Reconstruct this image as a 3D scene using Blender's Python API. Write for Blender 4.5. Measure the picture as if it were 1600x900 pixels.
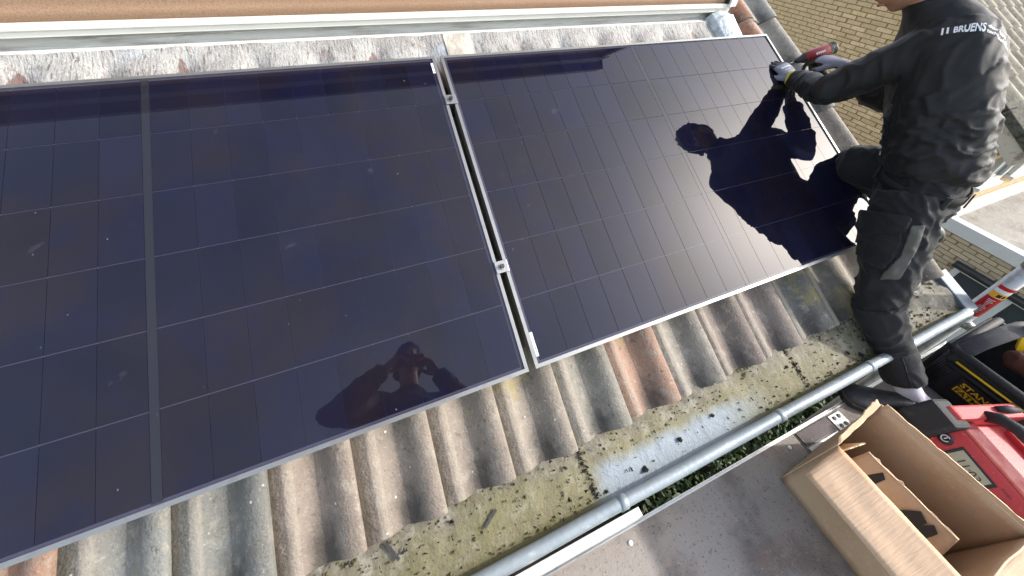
import bpy, bmesh, math, random
import numpy as np
from mathutils import Vector, Matrix, noise
random.seed(7); RNG = np.random.default_rng(7)
for o in list(bpy.data.objects): bpy.data.objects.remove(o)
scene = bpy.context.scene
COL = scene.collection
# ------------------------------------------------------------------ camera
cam = bpy.data.cameras.new("camera"); cam.sensor_width = 36.0; cam.sensor_fit = 'HORIZONTAL'
cam.lens = 13.15; cam.shift_x = 0.0; cam.shift_y = -0.0743; cam.clip_start = 0.01; cam.clip_end = 500
camo = bpy.data.objects.new("camera", cam); COL.objects.link(camo); scene.camera = camo
CP = Vector((-0.325, -0.444, 1.036))
camo.matrix_world = Matrix(((0.923519, 0.202042, -0.326023, CP.x), (-0.378822, 0.613555, -0.692852, CP.y),
                            (0.060048, 0.763367, 0.643168, CP.z), (0, 0, 0, 1)))
# ------------------------------------------------------------------ light
SUN_EL = math.radians(33.0); SUN_AZ = math.radians(107.3)          # azimuth from +Y towards +X
SDIR = Vector((math.sin(SUN_AZ)*math.cos(SUN_EL), math.cos(SUN_AZ)*math.cos(SUN_EL), math.sin(SUN_EL)))
world = bpy.data.worlds.new("World"); scene.world = world; world.use_nodes = True
wn = world.node_tree.nodes; wl = world.node_tree.links; wn.clear()
sky = wn.new("ShaderNodeTexSky"); sky.sky_type = 'NISHITA'; sky.sun_disc = False
sky.sun_elevation = SUN_EL; sky.sun_rotation = SUN_AZ; sky.air_density = 1.0; sky.dust_density = 1.8; sky.ozone_density = 0.4
wb = wn.new("ShaderNodeBackground"); wb.inputs[1].default_value = 0.15
wo = wn.new("ShaderNodeOutputWorld"); hz = wn.new('ShaderNodeHueSaturation'); hz.inputs['Saturation'].default_value = .62; wl.new(sky.outputs[0], hz.inputs['Color']); wl.new(hz.outputs[0], wb.inputs[0]);   # hazy, washed-out sky
wl.new(wb.outputs[0], wo.inputs[0])
sl = bpy.data.lights.new("sun", 'SUN'); sl.energy = 1.5; sl.angle = math.radians(2.5); sl.color = (1.0, 0.955, 0.89)
so = bpy.data.objects.new("sun", sl); COL.objects.link(so); so.location = (6, -5, 8)
so.rotation_euler = SDIR.to_track_quat('Z', 'Y').to_euler()
vs = scene.view_settings; vs.view_transform = 'Standard'; vs.look = 'None'; vs.gamma = 1; vs.exposure = 1.58
scene.render.engine = 'CYCLES'
scene.cycles.max_bounces = 8; scene.cycles.transparent_max_bounces = 12; scene.cycles.use_denoising = True
# ------------------------------------------------------------------ helpers
TH = math.radians(30); CT, ST = math.cos(TH), math.sin(TH)
def RW(u, v, w):                      # roof coordinates (along gutter, up slope, off the glass) -> world
    return Vector((u, v*CT - w*ST, v*ST + w*CT))
def S(h):                             # '#rrggbb' style sRGB triple -> linear
    return tuple(((c/255)/12.92 if c/255 <= .04045 else ((c/255+.055)/1.055)**2.4) for c in h)
def thing(name, label, cat, loc=(0, 0, 0), group=None):
    o = bpy.data.objects.new(name, None); COL.objects.link(o); o.location = loc; o.empty_display_size = .05
    tag(o, label, cat, group); return o
def tag(o, label=None, cat=None, group=None, kind=None):
    if label: o["label"] = label
    if cat: o["category"] = cat
    if group: o["group"] = group
    if kind: o["kind"] = kind
    return o
def wloc(o):
    l = Vector((0, 0, 0))
    while o: l += o.location; o = o.parent
    return l
def meshobj(name, V, F, mat, parent=None, smooth=False, mats=None, fmat=None):
    off = wloc(parent) if parent else Vector((0, 0, 0))
    me = bpy.data.meshes.new(name)
    me.from_pydata([(v[0]-off.x, v[1]-off.y, v[2]-off.z) for v in V], [], F)
    me.update()
    for m in (mats or [mat]): me.materials.append(m)
    if fmat is not None: me.polygons.foreach_set("material_index", fmat)
    if smooth: me.polygons.foreach_set("use_smooth", [True]*len(me.polygons))
    o = bpy.data.objects.new(name, me); COL.objects.link(o); o.parent = parent
    return o
def inst(name, me, parent, loc, rot=None, scale=None):
    o = bpy.data.objects.new(name, me); COL.objects.link(o); o.parent = parent
    o.location = Vector(loc) - (wloc(parent) if parent else Vector((0, 0, 0)))
    if rot is not None: o.rotation_euler = rot
    if scale is not None: o.scale = scale
    return o
class MB:
    def __init__(s): s.V = []; s.F = []
    def add(s, V, F):
        n = len(s.V); s.V += [tuple(v) for v in V]; s.F += [tuple(i+n for i in f) for f in F]; return s
    def box(s, lo, hi, M=None):
        x0, y0, z0 = lo; x1, y1, z1 = hi
        V = [(x0,y0,z0),(x1,y0,z0),(x1,y1,z0),(x0,y1,z0),(x0,y0,z1),(x1,y0,z1),(x1,y1,z1),(x0,y1,z1)]
        if M: V = [M(*v) for v in V]
        return s.add(V, [(0,3,2,1),(4,5,6,7),(0,1,5,4),(1,2,6,5),(2,3,7,6),(3,0,4,7)])
    def slab(s, quad, t):                 # quad of 4 points, thickened by t along -normal
        q = [Vector(p) for p in quad]; n = (q[1]-q[0]).cross(q[2]-q[0]).normalized()
        V = q + [p - n*t for p in q]
        return s.add(V, [(0,1,2,3),(7,6,5,4),(0,4,5,1),(1,5,6,2),(2,6,7,3),(3,7,4,0)])
    def tube(s, pts, rad, seg=10, caps=True, side=None, pw=1.0):
        P = [Vector(p) for p in pts]; n = len(P)
        if not hasattr(rad, '__len__'): rad = [rad]*n
        base = len(s.V); prev = None
        for i in range(n):
            a = (P[min(i+1, n-1)] - P[max(i-1, 0)]).normalized()
            if prev is None:
                ref = Vector(side) if side is not None else (Vector((0,0,1)) if abs(a.z) < .9 else Vector((1,0,0)))
            else: ref = prev
            b = (ref - a*ref.dot(a)).normalized(); c = a.cross(b); prev = b
            r = rad[i]; ra, rb = (r if hasattr(r, '__len__') else (r, r))
            for k in range(seg):
                t = 2*math.pi*k/seg; ck, sk = math.cos(t), math.sin(t); ck = math.copysign(abs(ck)**pw, ck); sk = math.copysign(abs(sk)**pw, sk); s.V.append(tuple(P[i] + b*(ra*ck) + c*(rb*sk)))
        for i in range(n-1):
            for k in range(seg):
                k2 = (k+1) % seg
                s.F.append((base+i*seg+k, base+i*seg+k2, base+(i+1)*seg+k2, base+(i+1)*seg+k))
        if caps:
            s.F.append(tuple(base+k for k in range(seg))[::-1]); s.F.append(tuple(base+(n-1)*seg+k for k in range(seg)))
        return s
    def prism(s, poly, d):                # polygon of 3d points extruded by vector d
        n = len(poly); d = Vector(d); V = [Vector(p) for p in poly]; V += [p+d for p in V]
        F = [tuple(range(n))[::-1], tuple(range(n, 2*n))] + [(i, (i+1) % n, n+(i+1) % n, n+i) for i in range(n)]
        return s.add(V, F)
    def build(s, name, mat, parent=None, smooth=False, bevel=0, segs=2):
        o = meshobj(name, s.V, s.F, mat, parent, smooth)
        bm = bmesh.new(); bm.from_mesh(o.data); bmesh.ops.recalc_face_normals(bm, faces=bm.faces)
        if bevel: bmesh.ops.bevel(bm, geom=[e for e in bm.edges], offset=bevel, segments=segs, affect='EDGES', profile=.6, clamp_overlap=True)
        bm.to_mesh(o.data); bm.free()
        if smooth: o.data.polygons.foreach_set("use_smooth", [True]*len(o.data.polygons))
        return o
def capsule_rings(p, r, end):             # extra shrinking rings to round the ends of a limb
    return p, r
def fuse(mb, voxel, smooth=6):            # union of overlapping closed tubes as one continuous surface
    me = bpy.data.meshes.new("tmp"); me.from_pydata(mb.V, [], mb.F); me.update()
    bm = bmesh.new(); bm.from_mesh(me); bmesh.ops.recalc_face_normals(bm, faces=bm.faces); bm.to_mesh(me); bm.free()
    o = bpy.data.objects.new("tmp", me); COL.objects.link(o)
    m = o.modifiers.new("r", 'REMESH'); m.mode = 'VOXEL'; m.voxel_size = voxel
    if smooth: k = o.modifiers.new("s", 'SMOOTH'); k.factor = .5; k.iterations = smooth
    dg = bpy.context.evaluated_depsgraph_get(); dg.update()
    ev = o.evaluated_get(dg); r = bpy.data.meshes.new_from_object(ev, depsgraph=dg)
    V = np.empty(len(r.vertices)*3); r.vertices.foreach_get("co", V); V = V.reshape(-1, 3)
    N = np.empty(len(r.vertices)*3); r.vertices.foreach_get("normal", N); N = N.reshape(-1, 3)
    F = [tuple(p.vertices) for p in r.polygons]
    bpy.data.objects.remove(o); bpy.data.meshes.remove(me); bpy.data.meshes.remove(r)
    return V, N, F
# ------------------------------------------------------------------ materials
def mat(name, base, rough=.6, metal=0.0, spec=.5, vary=(), bump=None, objcol=False, rnd=0.0, coat=0.0, sheen=0.0, local=(), trans=0.0, mapscale=None):
    """vary: (scale, colour, lo, hi, detail, amount[, stretch]) noise-masked second colours; bump: list of (scale, dist, stretch)"""
    m = bpy.data.materials.new(name); m.use_nodes = True; nt = m.node_tree; N = nt.nodes; L = nt.links
    b = N["Principled BSDF"]; b.inputs["Roughness"].default_value = rough; b.inputs["Metallic"].default_value = metal
    b.inputs["Specular IOR Level"].default_value = spec; b.inputs["Coat Weight"].default_value = coat
    b.inputs["Sheen Weight"].default_value = sheen; b.inputs["Transmission Weight"].default_value = trans
    geo = N.new("ShaderNodeNewGeometry"); pos = geo.outputs["Position"]
    rgb = N.new("ShaderNodeRGB"); rgb.outputs[0].default_value = (*base, 1); col = rgb.outputs[0]
    oi = N.new("ShaderNodeObjectInfo")
    if objcol: col = oi.outputs["Color"]
    if rnd:
        h = N.new("ShaderNodeHueSaturation"); mr = N.new("ShaderNodeMapRange"); L.new(oi.outputs["Random"], mr.inputs[0])
        mr.inputs[3].default_value = 1-rnd; mr.inputs[4].default_value = 1+rnd
        L.new(mr.outputs[0], h.inputs["Value"]); L.new(col, h.inputs["Color"]); col = h.outputs[0]
    def coords(stretch):
        if not stretch: return pos
        mp = N.new("ShaderNodeMapping"); L.new(pos, mp.inputs[0])
        if len(stretch) == 6: mp.inputs["Rotation"].default_value = stretch[3:]
        mp.inputs["Scale"].default_value = stretch[:3]; return mp.outputs[0]
    for vv in vary:
        sc, c2, lo, hi, det, amt = vv[:6]; st = vv[6] if len(vv) > 6 else None
        kind = vv[7] if len(vv) > 7 else 'noise'
        if kind == 'noise':
            t = N.new("ShaderNodeTexNoise"); t.inputs["Scale"].default_value = sc; t.inputs["Detail"].default_value = det
            t.inputs["Roughness"].default_value = .62; out = t.outputs["Fac"]
        else:
            t = N.new("ShaderNodeTexVoronoi"); t.inputs["Scale"].default_value = sc; t.inputs["Randomness"].default_value = 1; out = t.outputs["Distance"]
        L.new(coords(st), t.inputs["Vector"])
        mr = N.new("ShaderNodeMapRange"); mr.interpolation_type = 'SMOOTHSTEP'; L.new(out, mr.inputs[0])
        mr.inputs[1].default_value = lo; mr.inputs[2].default_value = hi; mr.inputs[3].default_value = 0; mr.inputs[4].default_value = amt
        if kind != 'noise': mr.inputs[3].default_value = amt; mr.inputs[4].default_value = 0
        mx = N.new("ShaderNodeMix"); mx.data_type = 'RGBA'; L.new(mr.outputs[0], mx.inputs[0]); L.new(col, mx.inputs[6]); mx.inputs[7].default_value = (*c2, 1)
        col = mx.outputs[2]
    L.new(col, b.inputs["Base Color"])
    nrm = None
    for bb in (bump or ()):
        sc, dist = bb[:2]; st = bb[2] if len(bb) > 2 else None
        t = N.new("ShaderNodeTexNoise"); t.inputs["Scale"].default_value = sc; t.inputs["Detail"].default_value = 4; L.new(coords(st), t.inputs["Vector"])
        bp = N.new("ShaderNodeBump"); bp.inputs["Strength"].default_value = 1; bp.inputs["Distance"].default_value = dist; L.new(t.outputs["Fac"], bp.inputs["Height"])
        if nrm: L.new(nrm, bp.inputs["Normal"])
        nrm = bp.outputs[0]
    if nrm: L.new(nrm, b.inputs["Normal"])
    m["nodes_col"] = 0
    return m
def maskmix(m, c2, amt, fn):               # adds a stain whose shape comes from fn(N, L) -> 0..1 socket
    nt = m.node_tree; N, L = nt.nodes, nt.links; b = N["Principled BSDF"]; old = b.inputs["Base Color"].links[0].from_socket
    f = fn(N, L); mu = N.new("ShaderNodeMath"); mu.operation = 'MULTIPLY'; L.new(f, mu.inputs[0]); mu.inputs[1].default_value = amt
    mx = N.new("ShaderNodeMix"); mx.data_type = 'RGBA'; L.new(mu.outputs[0], mx.inputs[0]); L.new(old, mx.inputs[6]); mx.inputs[7].default_value = (*c2, 1)
    L.new(mx.outputs[2], b.inputs["Base Color"])
def axis_ramp(axis, pts, noise_scale=0, noise_amt=0, space='Position'):
    """float curve over a coordinate axis, wobbled by noise"""
    def fn(N, L):
        if space == 'Position': src = N.new("ShaderNodeNewGeometry").outputs["Position"]
        else: src = N.new("ShaderNodeTexCoord").outputs["Object"]
        sp = N.new("ShaderNodeSeparateXYZ"); L.new(src, sp.inputs[0]); v = sp.outputs[axis]
        if noise_amt:
            t = N.new("ShaderNodeTexNoise"); t.inputs["Scale"].default_value = noise_scale; t.inputs["Detail"].default_value = 5
            t.inputs["Roughness"].default_value = .65
            g = N.new("ShaderNodeNewGeometry"); L.new(g.outputs["Position"], t.inputs["Vector"])
            a = N.new("ShaderNodeMath"); a.operation = 'MULTIPLY_ADD'; L.new(t.outputs["Fac"], a.inputs[0]); a.inputs[1].default_value = noise_amt
            a2 = N.new("ShaderNodeMath"); a2.operation = 'ADD'; a2.inputs[1].default_value = -noise_amt*.5; L.new(v, a2.inputs[0]); L.new(a2.outputs[0], a.inputs[2]); v = a.outputs[0]
        lo, hi = pts[0][0], pts[-1][0]
        mr = N.new("ShaderNodeMapRange"); L.new(v, mr.inputs[0]); mr.inputs[1].default_value = lo; mr.inputs[2].default_value = hi
        cr = N.new("ShaderNodeValToRGB"); e = cr.color_ramp.elements
        while len(e) < len(pts): e.new(.5)
        for i, (p, val) in enumerate(pts): e[i].position = (p-lo)/(hi-lo); e[i].color = (val, val, val, 1)
        L.new(mr.outputs[0], cr.inputs[0]); return cr.outputs[0]
    return fn
def prod(f1, f2):
    def fn(N, L):
        m = N.new("ShaderNodeMath"); m.operation = 'MULTIPLY'; L.new(f1(N, L), m.inputs[0]); L.new(f2(N, L), m.inputs[1]); return m.outputs[0]
    return fn

M = {}
M['alu'] = mat('aluminium', (.55,.55,.54), .38, .85, bump=[(180,.0006)], vary=[(14,(.32,.31,.30),.5,.75,4,.5)])
M['alu_dull'] = mat('dull_aluminium', (.42,.42,.41), .5, .7, vary=[(22,(.22,.21,.2),.48,.7,5,.6),(90,(.6,.6,.6),.62,.75,3,.5)], bump=[(140,.0008)])
M['frame'] = mat('panel_frame', (.30,.30,.29), .42, .75, vary=[(30,(.18,.18,.18),.5,.75,3,.4)])
M['black_gap'] = mat('backsheet', S((62,60,78)), .6)
M['busbar'] = mat('panel_centre_strip', S((32,33,40)), .55)
M['cell'] = mat('solar_cell', S((16,16,34)), .5, rnd=.34, vary=[(2.6,S((26,19,24)),.44,.64,2,.75),(9,S((13,14,40)),.5,.7,2,.5)])
M['rail'] = mat('rail_metal', (.06,.06,.06), .5, .6)
M['clamp'] = mat('clamp_metal', (.33,.33,.33), .42, .9, bump=[(200,.0006)])
M['label_white'] = mat('label_white', (.75,.76,.75), .5)
M['zinc'] = mat('zinc_bead', S((140,149,154)), .5, .25, vary=[(8,S((118,130,138)),.45,.7,5,.7),(38,S((205,212,214)),.58,.75,4,.55,(.3,1,1)),(120,S((90,96,98)),.66,.76,3,.5)], bump=[(60,.0012)])
M['zinc_dull'] = mat('dull_zinc', S((112,122,130)), .6, .2, vary=[(10,S((90,98,104)),.45,.7,4,.6)], bump=[(60,.001)])
M['white_paint'] = mat('white_paint', (.78,.77,.71), .45, vary=[(6,(.66,.65,.60),.45,.75,4,.5),(60,(.5,.48,.44),.68,.8,4,.4)])
M['grey_paint'] = mat('weathered_grey_paint', S((170,172,170)), .6, vary=[(14,S((118,116,112)),.46,.66,6,.8,(.25,1,3)),(40,S((205,206,204)),.58,.7,4,.6,(.2,1,2))], bump=[(40,.002,(.2,1,2))])
M['dark_void'] = mat('dark_underlay', (.02,.018,.016), .8)
M['screen'] = mat('sunscreen_fabric', S((150,122,98)), .8, vary=[(220,S((128,97,72)),.45,.6,2,.6),(2.5,S((142,108,82)),.4,.7,3,.5)], bump=[(420,.0008)])

def glass_mat():
    m = bpy.data.materials.new("panel_glass"); m.use_nodes = True; nt = m.node_tree; N, L = nt.nodes, nt.links; N.clear()
    geo = N.new("ShaderNodeNewGeometry")
    tr = N.new("ShaderNodeBsdfTransparent"); tr.inputs[0].default_value = (.985, .985, .985, 1)
    mx = tr
    # film of dust, smudges and dry specks lying on the glass
    df = N.new("ShaderNodeBsdfDiffuse"); df.inputs[0].default_value = (*S((150,152,170)), 1)
    n1 = N.new("ShaderNodeTexNoise"); n1.inputs["Scale"].default_value = 4; n1.inputs["Detail"].default_value = 5; L.new(geo.outputs["Position"], n1.inputs["Vector"])
    r1 = N.new("ShaderNodeMapRange"); L.new(n1.outputs["Fac"], r1.inputs[0]); r1.inputs[1].default_value = .35; r1.inputs[2].default_value = .8; r1.inputs[3].default_value = .004; r1.inputs[4].default_value = .018
    n2 = N.new("ShaderNodeTexNoise"); n2.inputs["Scale"].default_value = 13; n2.inputs["Detail"].default_value = 3; L.new(geo.outputs["Position"], n2.inputs["Vector"])
    r2 = N.new("ShaderNodeMapRange"); L.new(n2.outputs["Fac"], r2.inputs[0]); r2.inputs[1].default_value = .72; r2.inputs[2].default_value = .8; r2.inputs[4].default_value = .10
    v = N.new("ShaderNodeTexVoronoi"); v.inputs["Scale"].default_value = 22; L.new(geo.outputs["Position"], v.inputs["Vector"])
    r3 = N.new("ShaderNodeMapRange"); L.new(v.outputs["Distance"], r3.inputs[0]); r3.inputs[1].default_value = .035; r3.inputs[2].default_value = .05; r3.inputs[3].default_value = .4; r3.inputs[4].default_value = 0
    n4 = N.new("ShaderNodeTexNoise"); n4.inputs["Scale"].default_value = 3; L.new(geo.outputs["Position"], n4.inputs["Vector"])
    r4 = N.new("ShaderNodeMapRange"); L.new(n4.outputs["Fac"], r4.inputs[0]); r4.inputs[1].default_value = .5; r4.inputs[2].default_value = .6
    mu = N.new("ShaderNodeMath"); mu.operation = 'MULTIPLY'; L.new(r3.outputs[0], mu.inputs[0]); L.new(r4.outputs[0], mu.inputs[1])
    a1 = N.new("ShaderNodeMath"); a1.operation = 'ADD'; L.new(r1.outputs[0], a1.inputs[0]); L.new(r2.outputs[0], a1.inputs[1])
    a2 = N.new("ShaderNodeMath"); a2.operation = 'ADD'; a2.use_clamp = True; L.new(a1.outputs[0], a2.inputs[0]); L.new(mu.outputs[0], a2.inputs[1])
    m2 = N.new("ShaderNodeMixShader"); L.new(a2.outputs[0], m2.inputs[0]); L.new(mx.outputs[0], m2.inputs[1]); L.new(df.outputs[0], m2.inputs[2])
    o = N.new("ShaderNodeOutputMaterial"); L.new(m2.outputs[0], o.inputs[0]); return m
M['glass'] = glass_mat()
for k in ('cell', 'black_gap', 'busbar'):
    b = M[k].node_tree.nodes["Principled BSDF"]; b.inputs["Specular IOR Level"].default_value = 0
    b.inputs["Coat Weight"].default_value = 1; b.inputs["Coat Roughness"].default_value = .012; b.inputs["Coat IOR"].default_value = 1.5; b.inputs["Coat Tint"].default_value = (1, 1, 1, 1)
_mo = meshobj
def meshobj(name, V, F, mat, parent=None, smooth=False, mats=None, fmat=None):
    p = parent; rot = False
    while p: rot = rot or any(abs(a) > 1e-6 for a in p.rotation_euler); p = p.parent
    if not rot: return _mo(name, V, F, mat, parent, smooth, mats, fmat)
    o = _mo(name, V, F, mat, None, smooth, mats, fmat); o.parent = parent; return o
# ================================================================== SETTING
GZ = -5.4
M['grass'] = mat('lawn', (.045,.075,.012), .9, vary=[(1.2,(.09,.13,.02),.4,.65,5,.8),(30,(.02,.035,.006),.45,.7,4,.7)], bump=[(40,.02)])
n = 60; V = []; F = []
for i in range(n+1):
    for j in range(n+1):
        x = -30 + 70*i/n; y = -40 + 80*j/n
        V.append((x, y, GZ + .05*noise.noise((x*.4, y*.4, 0))))
for i in range(n):
    for j in range(n): a = i*(n+1)+j; F.append((a, a+n+1, a+n+2, a+1))
# widen to the horizon
V += [(-400,-400,GZ-.3),(400,-400,GZ-.3),(400,400,GZ-.3),(-400,400,GZ-.3)]; b0 = len(V)-4
F.append((b0, b0+1, b0+2, b0+3))
g = meshobj('ground', V, F, M['grass']); tag(g, kind='structure')
M['paving'] = mat('garden_paving', (.10,.065,.05), .85, vary=[(3,(.05,.035,.03),.4,.65,4,.7)], bump=[(30,.004)])
mb = MB()
for i in range(26):
    for j in range(16):
        x = -2.6 + i*.205; y = -1.9 + j*.205
        mb.box((x, y, GZ+.05), (x+.198, y+.198, GZ+.085+random.uniform(-.004, .004)))
o = mb.build('garden_path', M['paving']); tag(o, kind='structure')

# ------------------------------------------------------------------ our house: roof, tiles, gutter, dormer
HB = Vector((0, .2, GZ))
house = thing('house', 'house under the tiled roof that carries the two solar panels, with dormer and zinc gutter', 'house', HB)
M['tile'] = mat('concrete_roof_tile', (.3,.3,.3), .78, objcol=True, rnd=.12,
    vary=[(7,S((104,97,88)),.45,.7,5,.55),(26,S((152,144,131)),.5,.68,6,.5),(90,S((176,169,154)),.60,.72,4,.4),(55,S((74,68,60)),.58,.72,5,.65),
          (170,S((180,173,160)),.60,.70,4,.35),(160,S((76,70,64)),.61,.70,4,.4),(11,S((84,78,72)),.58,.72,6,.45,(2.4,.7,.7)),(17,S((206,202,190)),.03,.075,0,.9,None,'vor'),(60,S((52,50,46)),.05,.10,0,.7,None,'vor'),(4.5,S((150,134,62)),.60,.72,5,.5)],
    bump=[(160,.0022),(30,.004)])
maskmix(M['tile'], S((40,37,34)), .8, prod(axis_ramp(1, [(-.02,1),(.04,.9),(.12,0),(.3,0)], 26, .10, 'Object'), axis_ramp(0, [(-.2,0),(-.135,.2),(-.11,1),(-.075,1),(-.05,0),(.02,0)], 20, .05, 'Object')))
maskmix(M['tile'], S((170,160,145)), .32, axis_ramp(0, [(-.22,0),(-.170,0),(-.166,1),(-.146,1),(-.141,0),(.02,0)], 20, .004, 'Object'))  # pale stripe on the left strip: its sunlit band put into the colour
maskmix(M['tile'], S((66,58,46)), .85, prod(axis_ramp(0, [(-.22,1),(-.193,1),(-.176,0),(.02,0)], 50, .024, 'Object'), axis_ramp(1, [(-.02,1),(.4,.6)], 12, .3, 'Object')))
PROF = [(-.225,-.034),(-.20,-.032),(-.175,-.030),(-.170,-.0265),(-.146,-.0275),(-.140,-.033),(-.124,-.043),(-.108,-.049),(-.093,-.047),(-.077,-.037),(-.062,-.023),(-.048,-.011),(-.034,-.003),(-.022,0),(-.010,-.001),(-.003,-.0035),(0,-.008)]
def tile_mesh(L=.385, th=.013, prof=PROF):
    V = []; F = []; ys = [0, .006, L]; n = len(prof)
    for k, y in enumerate(ys):
        for x, z in prof: V.append((x, y, z - (.004 if k == 0 else 0)))
    for x, z in prof: V.append((x, 0.0, z-th))
    for x, z in prof: V.append((x, L, z-th))
    for k in range(2):
        for i in range(n-1): a = k*n+i; F.append((a, a+1, a+n+1, a+n))
    for i in range(n-1):
        F.append((3*n+i+1, 3*n+i, 4*n+i, 4*n+i+1)); F.append((3*n+i, 3*n+i+1, i+1, i))
    F.append((n-1, 3*n+n-1, 4*n+n-1, 3*n-1)); F.append((n-1, 3*n-1, 2*n-1))
    me = bpy.data.meshes.new('roof_tile'); me.from_pydata(V, [], F); me.update()
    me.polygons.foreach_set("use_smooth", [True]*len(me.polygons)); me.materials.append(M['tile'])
    me.set_sharp_from_angle(angle=math.radians(50)); return me
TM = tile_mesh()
mb = MB(); mb.box((-1.95, -.16, -.215), (2.09, 3.6, -.19), RW)
roof = mb.build('roof', M['dark_void'], house)
GREY = [S((150,148,142)), S((158,150,140)), S((146,136,126)), S((164,152,138)), S((138,140,138))]
special = {(0,-1.72):S((176,136,112)), (0,-1.52):S((178,136,112)), (0,-1.32):S((178,138,116)), (0,-1.12):S((180,140,118)), (0,-.92):S((140,142,138)), (0,-.72):S((136,138,134)), (0,-.52):S((160,146,134)),
           (0,-.32):S((158,146,134)), (0,-.12):S((164,152,140)), (0,.08):S((160,150,138)), (0,.28):S((150,146,136)), (0,.48):S((176,142,122)), (0,.68):S((158,152,142)),
           (0,.88):S((140,126,118)), (0,1.08):S((142,130,122)), (0,1.28):S((112,112,108)), (0,1.48):S((146,140,130)), (4,1.88):S((184,132,104)), (5,1.88):S((182,130,102))}
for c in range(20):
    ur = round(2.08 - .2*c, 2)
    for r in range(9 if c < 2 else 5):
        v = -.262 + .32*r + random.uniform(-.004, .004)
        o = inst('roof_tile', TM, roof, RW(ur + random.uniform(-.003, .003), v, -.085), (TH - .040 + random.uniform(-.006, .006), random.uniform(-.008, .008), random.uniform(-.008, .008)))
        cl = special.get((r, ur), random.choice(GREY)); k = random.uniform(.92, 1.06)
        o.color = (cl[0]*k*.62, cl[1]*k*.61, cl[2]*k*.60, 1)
# verge roll that closes the right hand edge
mb = MB(); mb.box((2.075, -.24, -.21), (2.105, 2.6, -.115), RW); mb.build('verge_board', M['dark_void'], house)

# gutter ---------------------------------------------------------
M['gutter'] = mat('mossy_zinc_gutter', S((112,106,92)), .75,
    vary=[(5,S((94,88,76)),.42,.62,6,.8),(24,S((146,142,132)),.50,.66,6,.7),(9,S((94,90,58)),.48,.64,6,.6),(70,S((70,66,58)),.54,.66,5,.5),(40,S((48,46,40)),.04,.085,0,.7,None,'vor')],
    bump=[(150,.002),(40,.004)])
maskmix(M['gutter'], S((116,110,66)), .55, prod(axis_ramp(1, [(-.34,.9),(-.27,1),(-.215,.9),(-.175,.1),(-.1,0)], 11, .10), axis_ramp(0, [(-.6,.5),(-.1,.9),(.1,1),(.75,1),(1.1,.7),(1.6,.2),(2.1,0)], 5, .5)))
maskmix(M['gutter'], S((138,148,156)), .92, prod(axis_ramp(1, [(-.36,1),(-.305,1),(-.250,1),(-.215,0),(-.1,0)], 7, .06), axis_ramp(0, [(-.3,0),(.09,0),(.15,1),(.62,1),(.86,0),(1.5,0)], 6, .12)))
maskmix(M['gutter'], S((84,80,40)), .7, prod(axis_ramp(1, [(-.33,1),(-.300,.9),(-.285,0),(-.1,0)], 14, .03), axis_ramp(0, [(-2,1),(.0,1),(.12,.1),(.6,.1),(.8,1),(2,1)], 6, .2)))
GP = [(.02,-.175),(-.05,-.208),(-.10,-.233),(-.13,-.244),(-.16,-.253),(-.19,-.262),(-.22,-.273),(-.25,-.285),(-.275,-.296),(-.29,-.304),(-.300,-.308),(-.308,-.306),(-.314,-.297),(-.318,-.283)]
V = []; F = []; nu = 420; x0, x1 = -1.95, 2.09
for i in range(nu+1):
    x = x0 + (x1-x0)*i/nu
    for k, (y, z) in enumerate(GP):
        a = min(1, max(0, (y+.30)/.06)) * min(1, max(0, (-.03-y)/.05))
        d = a*(.010*noise.noise((x*7, y*9, 1)) + .005*noise.noise((x*28, y*28, 3)) + .003*noise.noise((x*80, y*80, 5)))
        d += a*.012*max(0, noise.noise((x*2.3, y*6, 9)))*(1 if y > -.24 else .3)
        if x > 1.35: d += a*.02*min(1, (x-1.35)/.3)*max(0, noise.noise((x*9, y*14, 2))+.35)
        V.append((x, y, z + d))
m_ = len(GP)
for i in range(nu):
    for k in range(m_-1): a = i*m_+k; F.append((a, a+1, a+m_+1, a+m_))
gut = meshobj('gutter', V, F, M['gutter'], house, True)
BY, BZ, BR = -.331, -.280, .0178
mb = MB(); mb.tube([(x, BY + .0012*noise.noise((x*4, 0, 0)), BZ + .0012*noise.noise((x*4, 5, 0))) for x in np.linspace(-1.95, 2.05, 80)], BR, 16); mb.build('bead', M['zinc'], gut, True)
for x in (-.95, .152, .811, 1.32):
    mb = MB(); mb.tube([(x-.014, BY, BZ), (x-.012, BY, BZ), (x+.012, BY, BZ), (x+.014, BY, BZ)], [BR-.002, BR+.0022, BR+.0018, BR-.002], 16); mb.build('joint', M['zinc'], gut, True)
mb = MB(); mb.box((-1.95, -.330, -.43), (2.09, -.325, -.295)); mb.build('front_face', M['zinc'], gut)
# end apron of the gutter beyond the last tile
mb = MB(); mb.box((2.086, -.335, -.33), (2.165, -.15, -.240), lambda x, y, z: (x, y, z + (y+.2)*.42)); mb.build('end_apron', M['zinc_dull'], gut, False, .006)
mb = MB(); mb.box((-1.95, -.376, -.375), (.205, -.353, -.318)); mb.build('fascia_board', M['white_paint'], house, False, .003)
mb = MB(); mb.box((-1.95, -.40, -.80), (-.02, -.375, -.77)); mb.build('window_head', M['white_paint'], house, False, .003)
mb = MB(); mb.box((-1.95, -.31, -.47), (2.05, .14, -.45)); mb.build('soffit', M['white_paint'], house)
M['house_wall'] = mat('house_wall', (.10,.06,.045), .85, vary=[(9,(.06,.04,.03),.4,.7,4,.7)], bump=[(25,.004)])
mb = MB(); mb.box((-1.95, .14, GZ), (2.05, 5.5, -.46)); mb.build('wall', M['house_wall'], house)

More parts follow.
